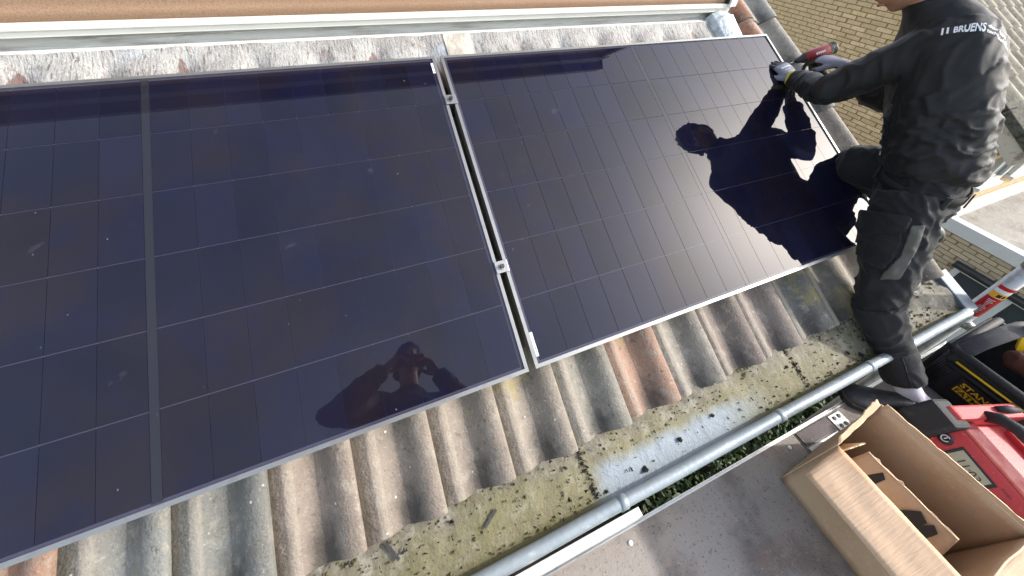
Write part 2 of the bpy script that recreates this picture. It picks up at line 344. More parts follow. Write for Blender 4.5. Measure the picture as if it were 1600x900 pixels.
# dormer ----------------------------------------------------------
M['flash'] = mat('painted_lead_flashing', S((160,159,155)), .7,
    vary=[(9,S((134,129,125)),.44,.62,6,.7),(26,S((120,104,98)),.54,.66,6,.7,(3.2,.6,.6)),(60,S((86,76,72)),.55,.66,6,.8,(2.2,.45,.45)),(90,S((184,183,180)),.56,.67,4,.65),(3.0,S((160,172,180)),.6,.75,3,.7),(150,S((92,86,82)),.60,.68,3,.55)],
    bump=[(60,.004,(2,.5,.5)),(160,.0025)])
def tristain(N, L):
    sp = N.new("ShaderNodeSeparateXYZ"); L.new(N.new("ShaderNodeNewGeometry").outputs["Position"], sp.inputs[0])
    def mth(op, a, b=None):
        m = N.new("ShaderNodeMath"); m.operation = op
        for k, q in enumerate((a, b)):
            if q is None: continue
            if isinstance(q, (int, float)): m.inputs[k].default_value = q
            else: L.new(q, m.inputs[k])
        return m.outputs[0]
    n1 = N.new("ShaderNodeTexNoise"); n1.inputs["Scale"].default_value = 5; n2 = N.new("ShaderNodeTexNoise"); n2.inputs["Scale"].default_value = 45; n2.inputs["Detail"].default_value = 5
    g = N.new("ShaderNodeNewGeometry"); L.new(g.outputs["Position"], n1.inputs["Vector"]); L.new(g.outputs["Position"], n2.inputs["Vector"])
    fr = mth('FRACT', mth('MULTIPLY', mth('ADD', sp.outputs[0], 3.93), 5.0)); tri = mth('SUBTRACT', 1.0, mth('MULTIPLY', mth('ABSOLUTE', mth('SUBTRACT', fr, .5)), 4.2))
    h = mth('MULTIPLY', tri, mth('MULTIPLY', mth('SUBTRACT', n1.outputs["Fac"], .28), .20)); d = mth('SUBTRACT', h, mth('SUBTRACT', sp.outputs[2], .495))
    d = mth('ADD', d, mth('MULTIPLY', mth('SUBTRACT', n2.outputs["Fac"], .5), .03))
    mr = N.new("ShaderNodeMapRange"); L.new(d, mr.inputs[0]); mr.inputs[1].default_value = 0; mr.inputs[2].default_value = .008; return mr.outputs[0]
maskmix(M['flash'], S((104,78,72)), .85, tristain)
def valley(u):                               # 1 in the pan of a tile, 0 on its roll
    s = ((u - .08) % .2) / .2
    return max(0, 1 - abs(s-.5)/.28)
def flashing(u0, u1, lift, name, m, vlo=1.06, vhi=1.302):
    V = []; F = []; nu = int((u1-u0)/.012)+2; nv = 18
    for i in range(nu+1):
        u = u0 + (u1-u0)*i/nu
        for k in range(nv+1):
            t = k/nv; v = vlo + (vhi-vlo)*t
            w = -.074 + lift - .034*valley(u)*max(0, min(1, (1.30-v)/.14)) + .0035*noise.noise((u*9, v*14, lift*90)) + .002*noise.noise((u*40, v*30, 3))
            if t > .9: w += (t-.9)/.1*.006*(1+noise.noise((u*14, 0, 0)))
            V.append(RW(u, v, w))
    for i in range(nu):
        for k in range(nv): a = i*(nv+1)+k; F.append((a, a+nv+1, a+nv+2, a+1))
    return meshobj(name, V, F, m, dormer, True)
dormer = MB().box((-2.3, 1.24, .40), (1.66, 3.2, 2.05)).build('dormer', M['grey_paint'], house)
flashing(-1.95, .075, 0, 'lead_flashing', M['flash'])
flashing(.055, .17, .005, 'flashing_patch', mat('bare_lead_patch', S((178,173,162)), .65, vary=[(12,S((152,144,132)),.45,.65,6,.7),(40,S((122,114,104)),.6,.7,5,.5)], bump=[(30,.006,(1,.5,.5)),(120,.002)]))
flashing(.155, 1.50, 0, 'lead_flashing', M['flash'])
# dressed lead corner
V = []; F = []; nu, nv = 22, 16
for i in range(nu+1):
    for k in range(nv+1):
        a = i/nu; t = k/nv; u = 1.49 + .19*a + .03*(1-t)*a; v = 1.07 + .26*t
        w = -.055 + .026*math.sin(math.pi*min(1, a*1.15)) - .05*a*a*(1-t) + .004*noise.noise((u*30, v*30, 4))
        if a < .08: w -= .03
        V.append(RW(u, v, w))
for i in range(nu):
    for k in range(nv): a = i*(nv+1)+k; F.append((a, a+nv+1, a+nv+2, a+1))
M['lead'] = mat('dressed_lead', S((188,196,198)), .45, .35, vary=[(14,S((128,138,142)),.42,.62,5,.8),(40,S((226,230,230)),.55,.68,5,.7)], bump=[(35,.006)])
meshobj('lead_corner', V, F, M['lead'], dormer, True)
mb = MB(); mb.box((-2.3, 1.205, .545), (1.625, 1.24, .632)); mb.build('grey_sill', M['grey_paint'], dormer, False, .003)
mb = MB(); mb.box((-2.3, 1.172, .560), (1.50, 1.205, .592)); mb.build('lower_strip', M['white_paint'], dormer, False, .003)
mb = MB(); mb.box((-2.3, 1.168, .652), (1.63, 1.24, .672)); mb.box((-2.3, 1.176, .632), (1.63, 1.24, .6515)); mb.build('bottom_rail', M['white_paint'], dormer, False, .002)
V = []; F = []
prof = [(1.186,.672),(1.182,.676),(1.180,.690),(1.184,.702),(1.186,.704),(1.190,.72)] + [(1.190+.004*math.sin(k*.7), .72+1.1*k/10) for k in range(1, 11)]
for i in range(41):
    x = -2.25 + (1.585+2.25)*i/40
    for y, z in prof: V.append((x, y + .0015*noise.noise((x*3, z*4, 0)), z))
m_ = len(prof)
for i in range(40):
    for k in range(m_-1): a = i*m_+k; F.append((a, a+m_, a+m_+1, a+1))
meshobj('sunscreen', V, F, M['screen'], dormer, True)
mb = MB(); mb.box((1.60, 1.155, .66), (1.645, 1.235, 1.95)); mb.build('guide_rail', M['white_paint'], dormer, False, .003)
mb = MB(); mb.box((1.588, 1.165, .672), (1.600, 1.235, 1.95)); mb.build('guide_slot', M['dark_void'], dormer)
M['cassette'] = mat('dark_cassette', (.03,.026,.024), .5)
mb = MB(); mb.box((-2.3, 1.15, 1.80), (1.66, 1.238, 1.98)); mb.build('screen_cassette', M['cassette'], dormer, False, .01)
mb = MB(); mb.box((-2.4, 1.10, 2.05), (1.76, 3.3, 2.16)); mb.build('dormer_roof', M['cassette'], dormer)

# ================================================================== SOLAR PANELS
PW, PH = 1.735, 1.134
CPX = (PW - .02 - .040)/18; CPY = .1835; MY = (PH - 6*CPY)/2
cell_me = bpy.data.meshes.new('solar_cell')
cw, ch, cc = CPX-.0015, CPY-.0024, .001
cv = [(cc,0),(cw-cc,0),(cw,cc),(cw,ch-cc),(cw-cc,ch),(cc,ch),(0,ch-cc),(0,cc)]
cell_me.from_pydata([(x,y,-.0010) for x,y in cv]+[(x,y,0) for x,y in cv], [], [tuple(range(8,16))]+[(i,(i+1)%8,8+(i+1)%8,8+i) for i in range(8)])
cell_me.update(); cell_me.materials.append(M['cell'])
def solar_panel(u0, label):
    r = thing('solar_panel', label, 'solar panel', RW(u0, 0, 0), 'solar panels on the roof'); r.rotation_euler = (TH, 0, 0)
    lip, h = .0105, -.040
    fr = MB()
    outer = [(0,0),(PW,0),(PW,PH),(0,PH)]; inn = [(lip,lip),(PW-lip,lip),(PW-lip,PH-lip),(lip,PH-lip)]
    V = [(x,y,0) for x,y in outer]+[(x,y,0) for x,y in inn]+[(x,y,h) for x,y in outer]+[(x,y,-.0075) for x,y in inn]
    F = []
    for i in range(4):
        j = (i+1) % 4
        F += [(i,j,4+j,4+i),(8+i,8+j,j,i),(4+i,4+j,12+j,12+i)]
    meshobj('frame', V, F, M['frame'], r)
    bs = MB().box((lip-.001, lip-.001, -.0085), (PW-lip+.001, PH-lip+.001, -.0060)).build('backsheet', M['black_gap'], r)
    MB().box((PW/2-.0095, lip+.004, -.0058), (PW/2+.0095, PH-lip-.004, -.0045)).build('centre_strip', M['busbar'], r)
    for cx in range(18):
        x = .020 + cx*CPX + (.02 if cx >= 9 else 0) + .0009
        for cy in range(6):
            o = bpy.data.objects.new('solar_cell', cell_me); COL.objects.link(o); o.parent = r; o.location = (x, MY + cy*CPY + .0013, -.0045)
    meshobj('cover_glass', [(lip-.0005,lip-.0005,-.0022),(PW-lip+.0005,lip-.0005,-.0022),(PW-lip+.0005,PH-lip+.0005,-.0022),(lip-.0005,PH-lip+.0005,-.0022)], [(0,1,2,3)], M['glass'], r)
    return r
p2 = solar_panel(0, 'right solar panel, the one the worker leans over, mirroring his dark silhouette')
p1 = solar_panel(-PW-.022, 'left solar panel, cut off by the left edge of the picture')
def barcode(p, x0, x1, y0, y1):
    b = MB().box((x0, y0, -.0021), (x1, y1, -.0016)).build('barcode_label', M['label_white'], p)
    mb = MB(); y = y0+.004
    while y < y1-.004:
        d = random.choice((.0008, .0014, .002)); mb.box((x0+.002, y, -.0016), (x1-.002, y+d, -.0014)); y += d + random.choice((.001, .0018))
    mb.build('barcode_bars', M['dark_void'], b)
barcode(p1, PW-.021, PW-.012, PH-.075, PH-.03); barcode(p2, .012, .021, .03, .10)
for v, lab in ((.936, 'upper mounting rail with a clamp gripping both panels near their top'), (.311, 'lower mounting rail with a clamp gripping both panels near their bottom')):
    r = thing('mounting_rail', lab, 'mounting rail', RW(-.011, v, -.05), 'mounting rails under the panels'); r.rotation_euler = (TH, 0, 0)
    MB().box((-1.74, -.02, -.022), (1.765, .02, .0175)).build('rail', M['rail'], r)
    c = MB().box((-.021, -.019, .0505), (.021, .019, .0565)).build('clamp', M['clamp'], r, False, .0015)
    MB().tube([(0,0,.0565),(0,0,.0585)], .011, 20).build('washer', M['clamp'], c, False)
    MB().tube([(0,0,.0585),(0,0,.066),(0,0,.0665),(0,0,.062)], [.0075,.0075,.0045,.004], 6).build('bolt', M['rail'], c)
    MB().box((-.008, -.018, .0), (.008, .018, .0505)).build('clamp_leg', M['rail'], r)
# end clamp that is being screwed down
# ================================================================== NEIGHBOUR HOUSE
NX = 7.0; FY = .95
cinv = camo.matrix_world.inverted()
def pix(p):
    c = cinv @ Vector(p)
    if c.z >= -.01: return (-9999, -9999)
    return (800 + 584.4*c.x/-c.z, 331 - 584.4*c.y/-c.z)
nb = thing('brick_house', 'yellow brick house next door with grey tiled roof and flat roofed extension', 'house', (NX+2, 3.5, GZ))
M['mortar'] = mat('mortar', S((146,128,98)), .9, vary=[(20,S((116,100,76)),.4,.7,4,.6)], bump=[(80,.003)])
M['brick'] = mat('yellow_brick', S((214,184,142)), .85, rnd=.17, vary=[(40,S((178,148,100)),.45,.7,5,.6),(8,S((192,162,114)),.45,.65,3,.5),(150,S((210,188,142)),.6,.72,3,.5)], bump=[(120,.003)])
M['brick2'] = mat('tan_brick', S((184,166,138)), .85, rnd=.16, vary=[(40,S((150,132,106)),.45,.7,5,.6)], bump=[(120,.003)])
vline = lambda y: -.93 + (y-.88)*.64                 # underside of the verge on the gable
gp = [(NX+.008, FY, GZ), (NX+.008, 8.5, GZ), (NX+.008, 8.5, vline(4.7)), (NX+.008, 4.7, vline(4.7)), (NX+.008, FY, vline(FY))]
gw = MB().prism(gp, (.25, 0, 0)).build('gable_wall', M['mortar'], nb)
BRL = bpy.data.meshes.new('brick'); bb = MB().box((-.008, -.105, -.026), (.03, .105, .026)); BRL.from_pydata(bb.V, [], bb.F); BRL.update(); BRL.materials.append(M['brick'])
BRT = BRL.copy(); BRT.materials[0] = M['brick2']
cands = []
for k in range(-50, 30):
    z = k*.0625
    for j in range(-5, 32):
        y = j*.22 + (.11 if k % 2 else 0) + .04
        if y-.105 < FY or z+.03 > vline(y-.1): continue
        cands.append((y, z))
single = []; rest = MB(); scored = []
for y, z in cands:
    p = pix((NX, y, z)); vis = (1215 < p[0] < 1440 and -8 < p[1] < 215) or (1440 < p[0] < 1565 and 190 < p[1] < 300)
    if vis: scored.append(((Vector((NX, y, z))-CP).length, y, z))
    elif 1100 < p[0] < 1700 and -150 < p[1] < 450: rest.box((NX-.008, y-.105, z-.026), (NX+.03, y+.105, z+.026))
scored.sort()
for i, (d, y, z) in enumerate(scored):
    if i < 225: inst('brick', BRL, gw, (NX, y + random.uniform(-.004, .004), z), (random.uniform(-.012, .012), 0, 0), (1 + random.uniform(-.2, .3), random.uniform(.96, 1.0), random.uniform(.93, 1.02)))
    else: rest.box((NX-.008, y-.105, z-.026), (NX+.03, y+.105, z+.026))
tag(rest.build('far_bricks', M['brick'], gw), kind='stuff')
# facade towards the garden, in full sun
fw = MB().box((NX+.26, FY+.008, GZ), (NX+5.5, FY+.26, vline(FY)+.1)).build('facade_wall', M['mortar'], nb)
mb = MB()
for k in range(-38, -12):
    z = k*.0625
    for j in range(0, 16):
        x = NX + .0 + j*.22 + (.11 if k % 2 else 0)
        if NX+.10 < x < NX+.90 and z > -1.66: continue
        if NX+1.05 < x < NX+3.4 and z > -1.66: continue
        mb.box((x, FY-.008, z-.026), (x+.21, FY+.03, z+.026))
tag(mb.build('facade_bricks', M['brick'], fw), kind='stuff')
M['pane'] = mat('window_pane', (.05,.06,.065), .06, spec=.8)
M['white_gloss'] = mat('white_window_paint', (.58,.575,.55), .35, vary=[(9,(.7,.69,.64),.5,.75,4,.4)])
def window(parent, x0, x1, z0, z1, y):
    w = MB(); t = .09
    w.box((x0, y-.05, z0), (x0+t, y+.02, z1)); w.box((x1-t, y-.05, z0), (x1, y+.02, z1)); w.box((x0+t, y-.05, z1-t), (x1-t, y+.02, z1)); w.box((x0+t, y-.05, z0), (x1-t, y+.02, z0+t))
    w.box((x0-.03, y-.10, z0-.05), (x1+.03, y+.0, z0-.002))
    o = w.build('window', M['white_gloss'], parent, False, .004)
    MB().box((x0+t, y-.02, z0+t), (x1-t, y-.012, z1-t)).build('pane', M['pane'], o)
window(nb, NX+.30, NX+.9, -1.62, -.98, FY); window(nb, NX+1.25, NX+3.3, -1.62, -.98, FY)
MB().box((NX-.02, FY-.06, -.985), (NX+5.5, FY+.02, -.90)).build('eaves_board', M['white_gloss'], nb, False, .004)
# its roof
PT = math.atan(.64); sp, cp_ = math.sin(PT), math.cos(PT)
def NR(x, s, h): return Vector((x, FY-.25 + s*cp_ - h*sp, -.985 + s*sp + h*cp_))
nroof = MB().box((NX-.03, .0, .0), (NX+6, 4.8, .05), NR).build('roof', M['dark_void'], nb)
M['ntile'] = mat('grey_roof_tile', S((176,164,144)), .85, rnd=.14, vary=[(9,S((130,122,108)),.42,.66,5,.75),(60,S((190,184,168)),.56,.7,4,.6),(30,S((70,66,58)),.56,.7,5,.7)], bump=[(90,.004)])
NT = TM.copy(); NT.materials[0] = M['ntile']
for c in range(20):
    for r in range(14):
        p = NR(NX+.40 + c*.25, -.04 + r*.36, .125); q = pix(p)
        if not (1440 < q[0] < 1680 and -60 < q[1] < 300): continue
        inst('roof_tile', NT, nroof, p + Vector((0, 0, random.uniform(-.003, .003))), (PT-.05, random.uniform(-.01, .01), random.uniform(-.012, .012)), (1.26, 1.08, 1.3))
M['moss_tile'] = mat('mossy_verge_tile', S((88,84,74)), .95, rnd=.15, vary=[(22,S((48,46,40)),.42,.62,6,.85),(60,S((150,144,126)),.6,.7,5,.6),(8,S((96,92,62)),.5,.7,4,.5)], bump=[(60,.008),(160,.004)])
for r in range(14):
    s = -.06 + r*.34; o = MB().box((NX-.12, s, .02), (NX+.15, s+.335, .125), NR).build('verge_tile', M['moss_tile'], nroof, False, .014)
M['barge'] = mat('weathered_bargeboard', S((186,174,156)), .7, vary=[(16,S((120,104,88)),.5,.68,5,.8,(3,.6,.6)),(60,S((70,58,48)),.62,.72,4,.7)], bump=[(50,.003)])
MB().box((NX-.085, -.02, -.16), (NX-.045, 4.8, .018), NR).build('bargeboard', M['barge'], nb, False, .004)
# flat roofed extension
FZ = -2.02; EX1 = NX+6; EY0 = -3.2
M['felt'] = mat('flat_roof_gravel', S((150,145,136)), .9, vary=[(2.2,S((122,116,107)),.4,.65,6,.75),(30,S((172,168,160)),.5,.7,5,.6),(6,S((108,100,90)),.55,.7,5,.55)], bump=[(60,.006)])
ext = MB().box((NX+.01, EY0, GZ), (NX+5.2, FY, FZ-.06)).build('extension_wall', M['mortar'], nb)
V = []; F = []; a_, b_ = 60, 60
for i in range(a_+1):
    for j in range(b_+1):
        x = NX+.09+5.1*i/a_; y = EY0+(FY-EY0-.09)*j/b_; V.append((x, y, FZ-.03+.012*noise.noise((x*2, y*2, 0))+.006*noise.noise((x*7, y*7, 0))))
for i in range(a_):
    for j in range(b_): a = i*(b_+1)+j; F.append((a, a+b_+1, a+b_+2, a+1))
meshobj('flat_roof', V, F, M['felt'], nb, True)
MB().box((NX-.05, EY0, FZ-.14), (NX+.09, FY-.1, FZ+.03)).build('roof_trim', M['white_gloss'], nb, False, .008)
MB().box((NX+.091, FY-.16, FZ-.10), (NX+5.2, FY-.012, FZ+.035)).build('roof_trim', M['white_gloss'], nb, False, .008)
def wb_open(y, z):        # window openings in the extension's side wall
    return (-.08 < y < .36 and z < -2.46) or (-1.1 < y < -.19 and z < -2.46)
rest = MB(); cnt = 0; cl = []
for k in range(-56, -34):
    z = k*.0625 - .02
    for j in range(-8, 5):
        y = j*.22 + (.11 if k % 2 else 0)
        if y+.1 > FY or wb_open(y, z): continue
        p = pix((NX, y, z)); cl.append((0 if (1450 < p[0] < 1605 and 345 < p[1] < 510) else 1, (Vector((NX, y, z))-CP).length, y, z))
cl.sort()
for vis, d, y, z in cl:
    if vis == 0 and cnt < 75: inst('brick', BRT, ext, (NX, y, z), (random.uniform(-.01, .01), 0, 0), (1, random.uniform(.95, 1), random.uniform(.93, 1.02))); cnt += 1
    else: rest.box((NX-.008, y-.105, z-.026), (NX+.03, y+.105, z+.026))
tag(rest.build('far_bricks', M['brick2'], ext), kind='stuff')
M['black_plastic'] = mat('black_plastic', (.018,.018,.019), .45, bump=[(200,.0006)])
def swindow(y1, y0, z1, z0):
    t = .07; x = NX
    w = MB(); w.box((x-.05, y0, z0), (x+.0, y0+t, z1)); w.box((x-.05, y1-t, z0), (x, y1, z1)); w.box((x-.05, y0+t, z1-t), (x, y1-t, z1)); w.box((x-.05, y0+t, z0), (x, y1-t, z0+t))
    o = w.build('side_window', M['white_gloss'], nb, False, .004)
    MB().box((x-.02, y0+t, z0+t), (x-.012, y1-t, z1-t)).build('pane', M['pane'], o)
    MB().tube([(x-.09, y0-.03, z1+.02), (x-.09, y1+.03, z1+.02)], .05, 14).build('shutter_roll', M['black_plastic'], o, True)
swindow(.36, -.10, -2.50, -4.4); swindow(-.20, -1.25, -2.50, -4.4)
MB().tube([(6.95, .62, -2.62), (6.4, .66, -2.60), (6.36, .66, -2.61), (6.35, .66, -2.72)], .035, 12).build('overflow_pipe', M['white_gloss'], nb, True)

# hedge down in the garden
M['leaf'] = mat('hedge_leaf', (.035,.06,.012), .6, rnd=0, vary=[(9,(.07,.10,.02),.5,.7,3,.7),(3,(.02,.032,.008),.4,.65,3,.7)])
M['bounce'] = mat('pale_bounce_slab', S((190,182,168)), .9, vary=[(3,S((168,160,148)),.4,.7,4,.6)], bump=[(40,.004)])
o = MB().box((2.3, .35, GZ+.02), (6.98, 9, GZ+.08)).build('bounce_slab', M['bounce']); tag(o, kind='structure')  # unseen pale slab, added to bounce light onto the gable wall
hd = thing('hedge', 'dark green clipped hedge far below the gutter', 'hedge', (3.2, -.4, GZ))
V = []; F = []
for i in range(9000):
    p = Vector((random.uniform(1.35, 5.2), random.uniform(-1.2, .12), 0)); t = random.random()
    p.z = -3.75 + .16*noise.noise((p.x*2, p.y*2, 0)) - abs(random.gauss(0, .12))
    a = Vector((random.gauss(0, 1), random.gauss(0, 1), random.gauss(0, .7))).normalized(); b = a.cross(Vector((random.gauss(0, 1), random.gauss(0, 1), random.gauss(0, 1)))).normalized()
    l = random.uniform(.03, .06); w = l*.45; k = len(V)
    V += [p-a*l, p-b*w, p+a*l, p+b*w]; F.append((k, k+1, k+2, k+3))
tag(meshobj('foliage', V, F, M['leaf'], hd), kind='stuff')
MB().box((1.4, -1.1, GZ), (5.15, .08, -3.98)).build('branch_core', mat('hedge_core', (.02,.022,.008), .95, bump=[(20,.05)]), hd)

# ================================================================== SCAFFOLD TOWER
DZ = -.52
sc_ = thing('scaffold_tower', 'aluminium scaffold tower with a dark plywood deck beside the gutter', 'scaffold', (.5, -.8, GZ))
M['deck'] = mat('worn_plywood_deck', S((148,140,132)), .8, vary=[(5,S((104,95,89)),.42,.66,5,.8),(22,S((150,132,120)),.54,.70,6,.7,(1,1.6,1)),(80,S((172,156,140)),.60,.70,5,.6),(120,S((58,52,50)),.58,.70,4,.7),(3,S((134,106,92)),.55,.72,5,.6)], bump=[(160,.0016),(50,.0012)])
dk = MB().box((-1.25, -1.10, DZ-.012), (1.005, -.378, DZ)).box((1.010, -1.10, DZ-.012), (2.14, -.378, DZ-.001)).build('deck_board', M['deck'], sc_)
M['deck2'] = mat('dark_hatch_board', S((92,84,84)), .75, vary=[(18,S((64,58,58)),.45,.65,5,.7),(70,S((134,112,108)),.58,.7,5,.7)], bump=[(120,.0015)])
MB().box((1.016, -.432, DZ), (1.195, -.383, DZ+.004)).build('hatch_strip', M['deck2'], dk, False, .001)
MB().box((1.016, -.452, DZ), (1.19, -.437, DZ+.0035)).build('hatch_plate', M['alu_dull'], dk, False, .001)
MB().box((1.016, -.52, DZ), (1.19, -.457, DZ+.004)).build('hatch_strip', M['deck2'], dk, False, .001)
h = MB().box((1.20, -.45, DZ), (1.27, -.386, DZ+.006)).build('hinge_plate', M['alu_dull'], dk, False, .0015)
for hx, hy in ((1.222, -.402), (1.250, -.402), (1.222, -.432), (1.250, -.432)): MB().tube([(hx, hy, DZ+.006), (hx, hy, DZ+.009), (hx, hy, DZ+.0095)], [.008, .0075, .004], 12).build('hinge_rivet', M['rail'], h)
MB().box((-1.25, -.378, DZ-.055), (2.14, -.3735, DZ+.003)).box((-1.25, -.3715, DZ-.055), (2.14, -.3675, DZ+.001)).box((-1.25, -.376, DZ-.05), (2.14, -.369, DZ-.006)).build('edge_rim', M['alu'], sc_)
for rx, ry in ((.201, -.408), (.948, -.407), (-.5, -.41), (.2, -1.0)):
    MB().tube([(rx, ry, DZ), (rx, ry, DZ+.0035), (rx, ry, DZ+.004)], [.0085, .007, .003], 14).build('rivet', M['label_white'], dk, True)
PXp, PYp = 2.225, -.326
for (x, y) in ((PXp, PYp), (PXp, -1.12), (-1.33, PYp), (-1.33, -1.12)):
    zt = .42 if x > 0 else -.1
    MB().tube([(x, y, GZ), (x, y, zt)], .031, 20).build('post', M['alu_dull'], sc_, True)
for z in (-.435, -.86, -1.3, -1.75, -2.2):
    MB().tube([(PXp, PYp-.02, z), (PXp, -1.12, z)], .019, 14).build('rung', M['alu'], sc_, True)
    MB().tube([(PXp, PYp-.024, z), (PXp, PYp-.05, z)], [.025, .021], 14).build('rung_socket', M['alu_dull'], sc_, True)
MB().tube([(PXp, PYp, -.06), (PXp, PYp, -.005), (PXp, PYp, .04)], [.0335, .0365, .0335], 16).build('coupling', M['alu_dull'], sc_, True)
M['red_label'] = mat('red_label', S((178,24,30)), .4, vary=[(50,S((205,60,60)),.6,.7,2,.4)]); M['yellow_label'] = mat('yellow_label', S((236,176,40)), .4)
def stick(name, z0, z1, m, r=.0316, a0=150, a1=285):
    V = []; F = []; n = 16
    for i in range(n+1):
        a = math.radians(a0+(a1-a0)*i/n); V += [(PXp+r*math.cos(a), PYp+r*math.sin(a), z0), (PXp+r*math.cos(a), PYp+r*math.sin(a), z1)]
    for i in range(n): F.append((2*i, 2*i+2, 2*i+3, 2*i+1))
    return meshobj(name, V, F, m, sc_, True)
stick('warning_label', -.365, -.235, M['red_label']); stick('warning_label', -.233, -.205, M['yellow_label']); stick('warning_label', -.203, -.185, M['label_white']); stick('warning_label', -.183, -.165, M['red_label']); stick('warning_label', -.385, -.367, M['label_white'])
for z in np.arange(-.355, -.245, .008): stick('label_print', z, z+.003, M['label_white'], .0319, 170+random.uniform(0, 20), 205+random.uniform(0, 20))
stick('label_print', -.228, -.211, M['dark_void'], .0319, 195, 222); stick('label_print', -.228, -.211, M['dark_void'], .0319, 228, 250)
# ================================================================== PEOPLE
from mathutils.bvhtree import BVHTree
def nrm(v): return Vector(v).normalized()
def lerp(a, b, t): return Vector(a)*(1-t) + Vector(b)*t
def wrinkle(V, N, segs, base=.006, seed=0):
    """folds of cloth: ridges running across the nearest limb, deeper near its joints"""
    out = np.array(V, float); S_ = [(Vector(a), Vector(b), k, fr) for a, b, k, fr in segs]
    for i in range(len(V)):
        p = Vector(V[i]); best = None
        for a, b, k, fr in S_:
            d = b-a; t = max(0, min(1, (p-a).dot(d)/d.length_squared)); q = (p-(a+d*t)).length
            if best is None or q < best[0]: best = (q, a, d, t, k, fr)
        q, a, d, t, k, fr = best; ax = d.normalized(); al = (p-a).dot(ax); off = (p-a)-ax*al
        w = noise.noise((p.x*6+seed, p.y*6, p.z*6))
        n1 = noise.noise((off.x*9+seed, off.y*9+al*fr*.9, off.z*9+al*fr*.6+w*1.6)); n2 = noise.noise((off.x*20, off.y*20+seed+al*fr*1.7, off.z*20+al*fr+w*2))
        r1 = (1-abs(n1)*1.9); r2 = (1-abs(n2)*1.9)
        h = k*base*(r1*abs(r1)*.9 + .45*r2 - .55) + .0006*noise.noise((p.x*60, p.y*60, p.z*60))
        out[i] += N[i]*h
    return out
def patch(name, V, N, F, cond, off, m, parent, lab=None):
    fs = [f for f in F if cond(sum((Vector(V[i]) for i in f), Vector())/len(f), sum((Vector(N[i]) for i in f), Vector()).normalized())]
    par = list(range(len(fs))); own = {}
    def find(a):
        while par[a] != a: par[a] = par[par[a]]; a = par[a]
        return a
    for k, f in enumerate(fs):
        for i in f:
            if i in own: par[find(k)] = find(own[i])
            else: own[i] = k
    cnt_ = {}
    for k in range(len(fs)): cnt_[find(k)] = cnt_.get(find(k), 0) + 1
    if not fs: return None
    big = max(cnt_, key=cnt_.get); fs = [f for k, f in enumerate(fs) if find(k) == big]
    ids = {}; PV = []; PF = []
    def idx(i):
        if i not in ids: ids[i] = len(PV); PV.append(Vector(V[i]) + Vector(N[i])*off)
        return ids[i]
    ec = {}
    for f in fs:
        PF.append(tuple(idx(i) for i in f))
        for a, b in zip(f, f[1:]+f[:1]): ec[(a, b)] = 1
    low = {}
    for (a, b) in list(ec):
        if (b, a) not in ec:
            for i in (a, b):
                if i not in low: low[i] = len(PV); PV.append(Vector(V[i]) - Vector(N[i])*.002)
            PF.append((ids[b], ids[a], low[a], low[b]))
    if not PF: return None
    nb_e = {}
    for (a, b) in ec:
        if (b, a) not in ec: nb_e.setdefault(a, []).append(b); nb_e.setdefault(b, []).append(a)
    for it in range(4):
        new = {i: (PV[ids[i]]*.4 + sum((PV[ids[j]] for j in l), Vector())*(.6/len(l)), PV[low[i]]*.4 + sum((PV[low[j]] for j in l), Vector())*(.6/len(l))) for i, l in nb_e.items()}
        for i, (p, q) in new.items(): PV[ids[i]] = p; PV[low[i]] = q
    o = meshobj(name, PV, PF, m, parent, True); return o
def head_verts(c, F, U, s=1.0):
    """a modelled head: skull, jaw, brow, nose, lips, chin, ears"""
    c = Vector(c); F = nrm(F); U = nrm(Vector(U) - F*Vector(U).dot(F)); Rr = F.cross(U)
    V = []; Fc = []; nu, nv = 40, 30
    g = lambda x, y, z, x0, y0, z0, s_: math.exp(-((x-x0)**2+(y-y0)**2+(z-z0)**2)/(2*s_*s_))
    for j in range(nv+1):
        ph = math.pi*j/nv
        for i in range(nu):
            th = 2*math.pi*i/nu; x, y, z = math.sin(ph)*math.cos(th), math.sin(ph)*math.sin(th), math.cos(ph)
            X, Y, Z_ = x*.074, y*.096, z*.112
            if z < 0:
                X *= 1-.30*z*z; Y = Y*(1-.10*z*z) + (.022*(-z) if y > 0 else .018*z*z)
            d = .022*g(x,y,z,0,.96,-.12,.13) + .012*g(x,y,z,0,.95,.10,.10) + .009*g(x,y,z,0,.88,-.42,.10) + .012*g(x,y,z,0,.62,-.80,.16)
            d -= .010*(g(x,y,z,.36,.90,.06,.12)+g(x,y,z,-.36,.90,.06,.12)); d -= .005*g(x,y,z,0,.80,-.58,.08)
            d += .006*(g(x,y,z,.25,.94,.22,.12)+g(x,y,z,-.25,.94,.22,.12))
            n_ = Vector((x, y, z)); P = Vector((X, Y, Z_)) + n_*d
            V.append(c + (Rr*P.x + F*P.y + U*P.z)*s)
    for j in range(nv):
        for i in range(nu): a = j*nu+i; b = j*nu+(i+1) % nu; Fc.append((a, a+nu, b+nu, b))
    mb = MB(); mb.add(V, Fc)
    for sg in (-1, 1):
        e = c + (Rr*(sg*.074) + F*(-.006) + U*(-.008))*s
        mb.tube([e+U*.03*s, e+(Rr*sg*.014+U*.026)*s, e+(Rr*sg*.018)*s, e+(Rr*sg*.010-U*.024)*s, e-U*.03*s], [.006, .011, .010, .009, .005], 8)
    return mb, F, U, Rr
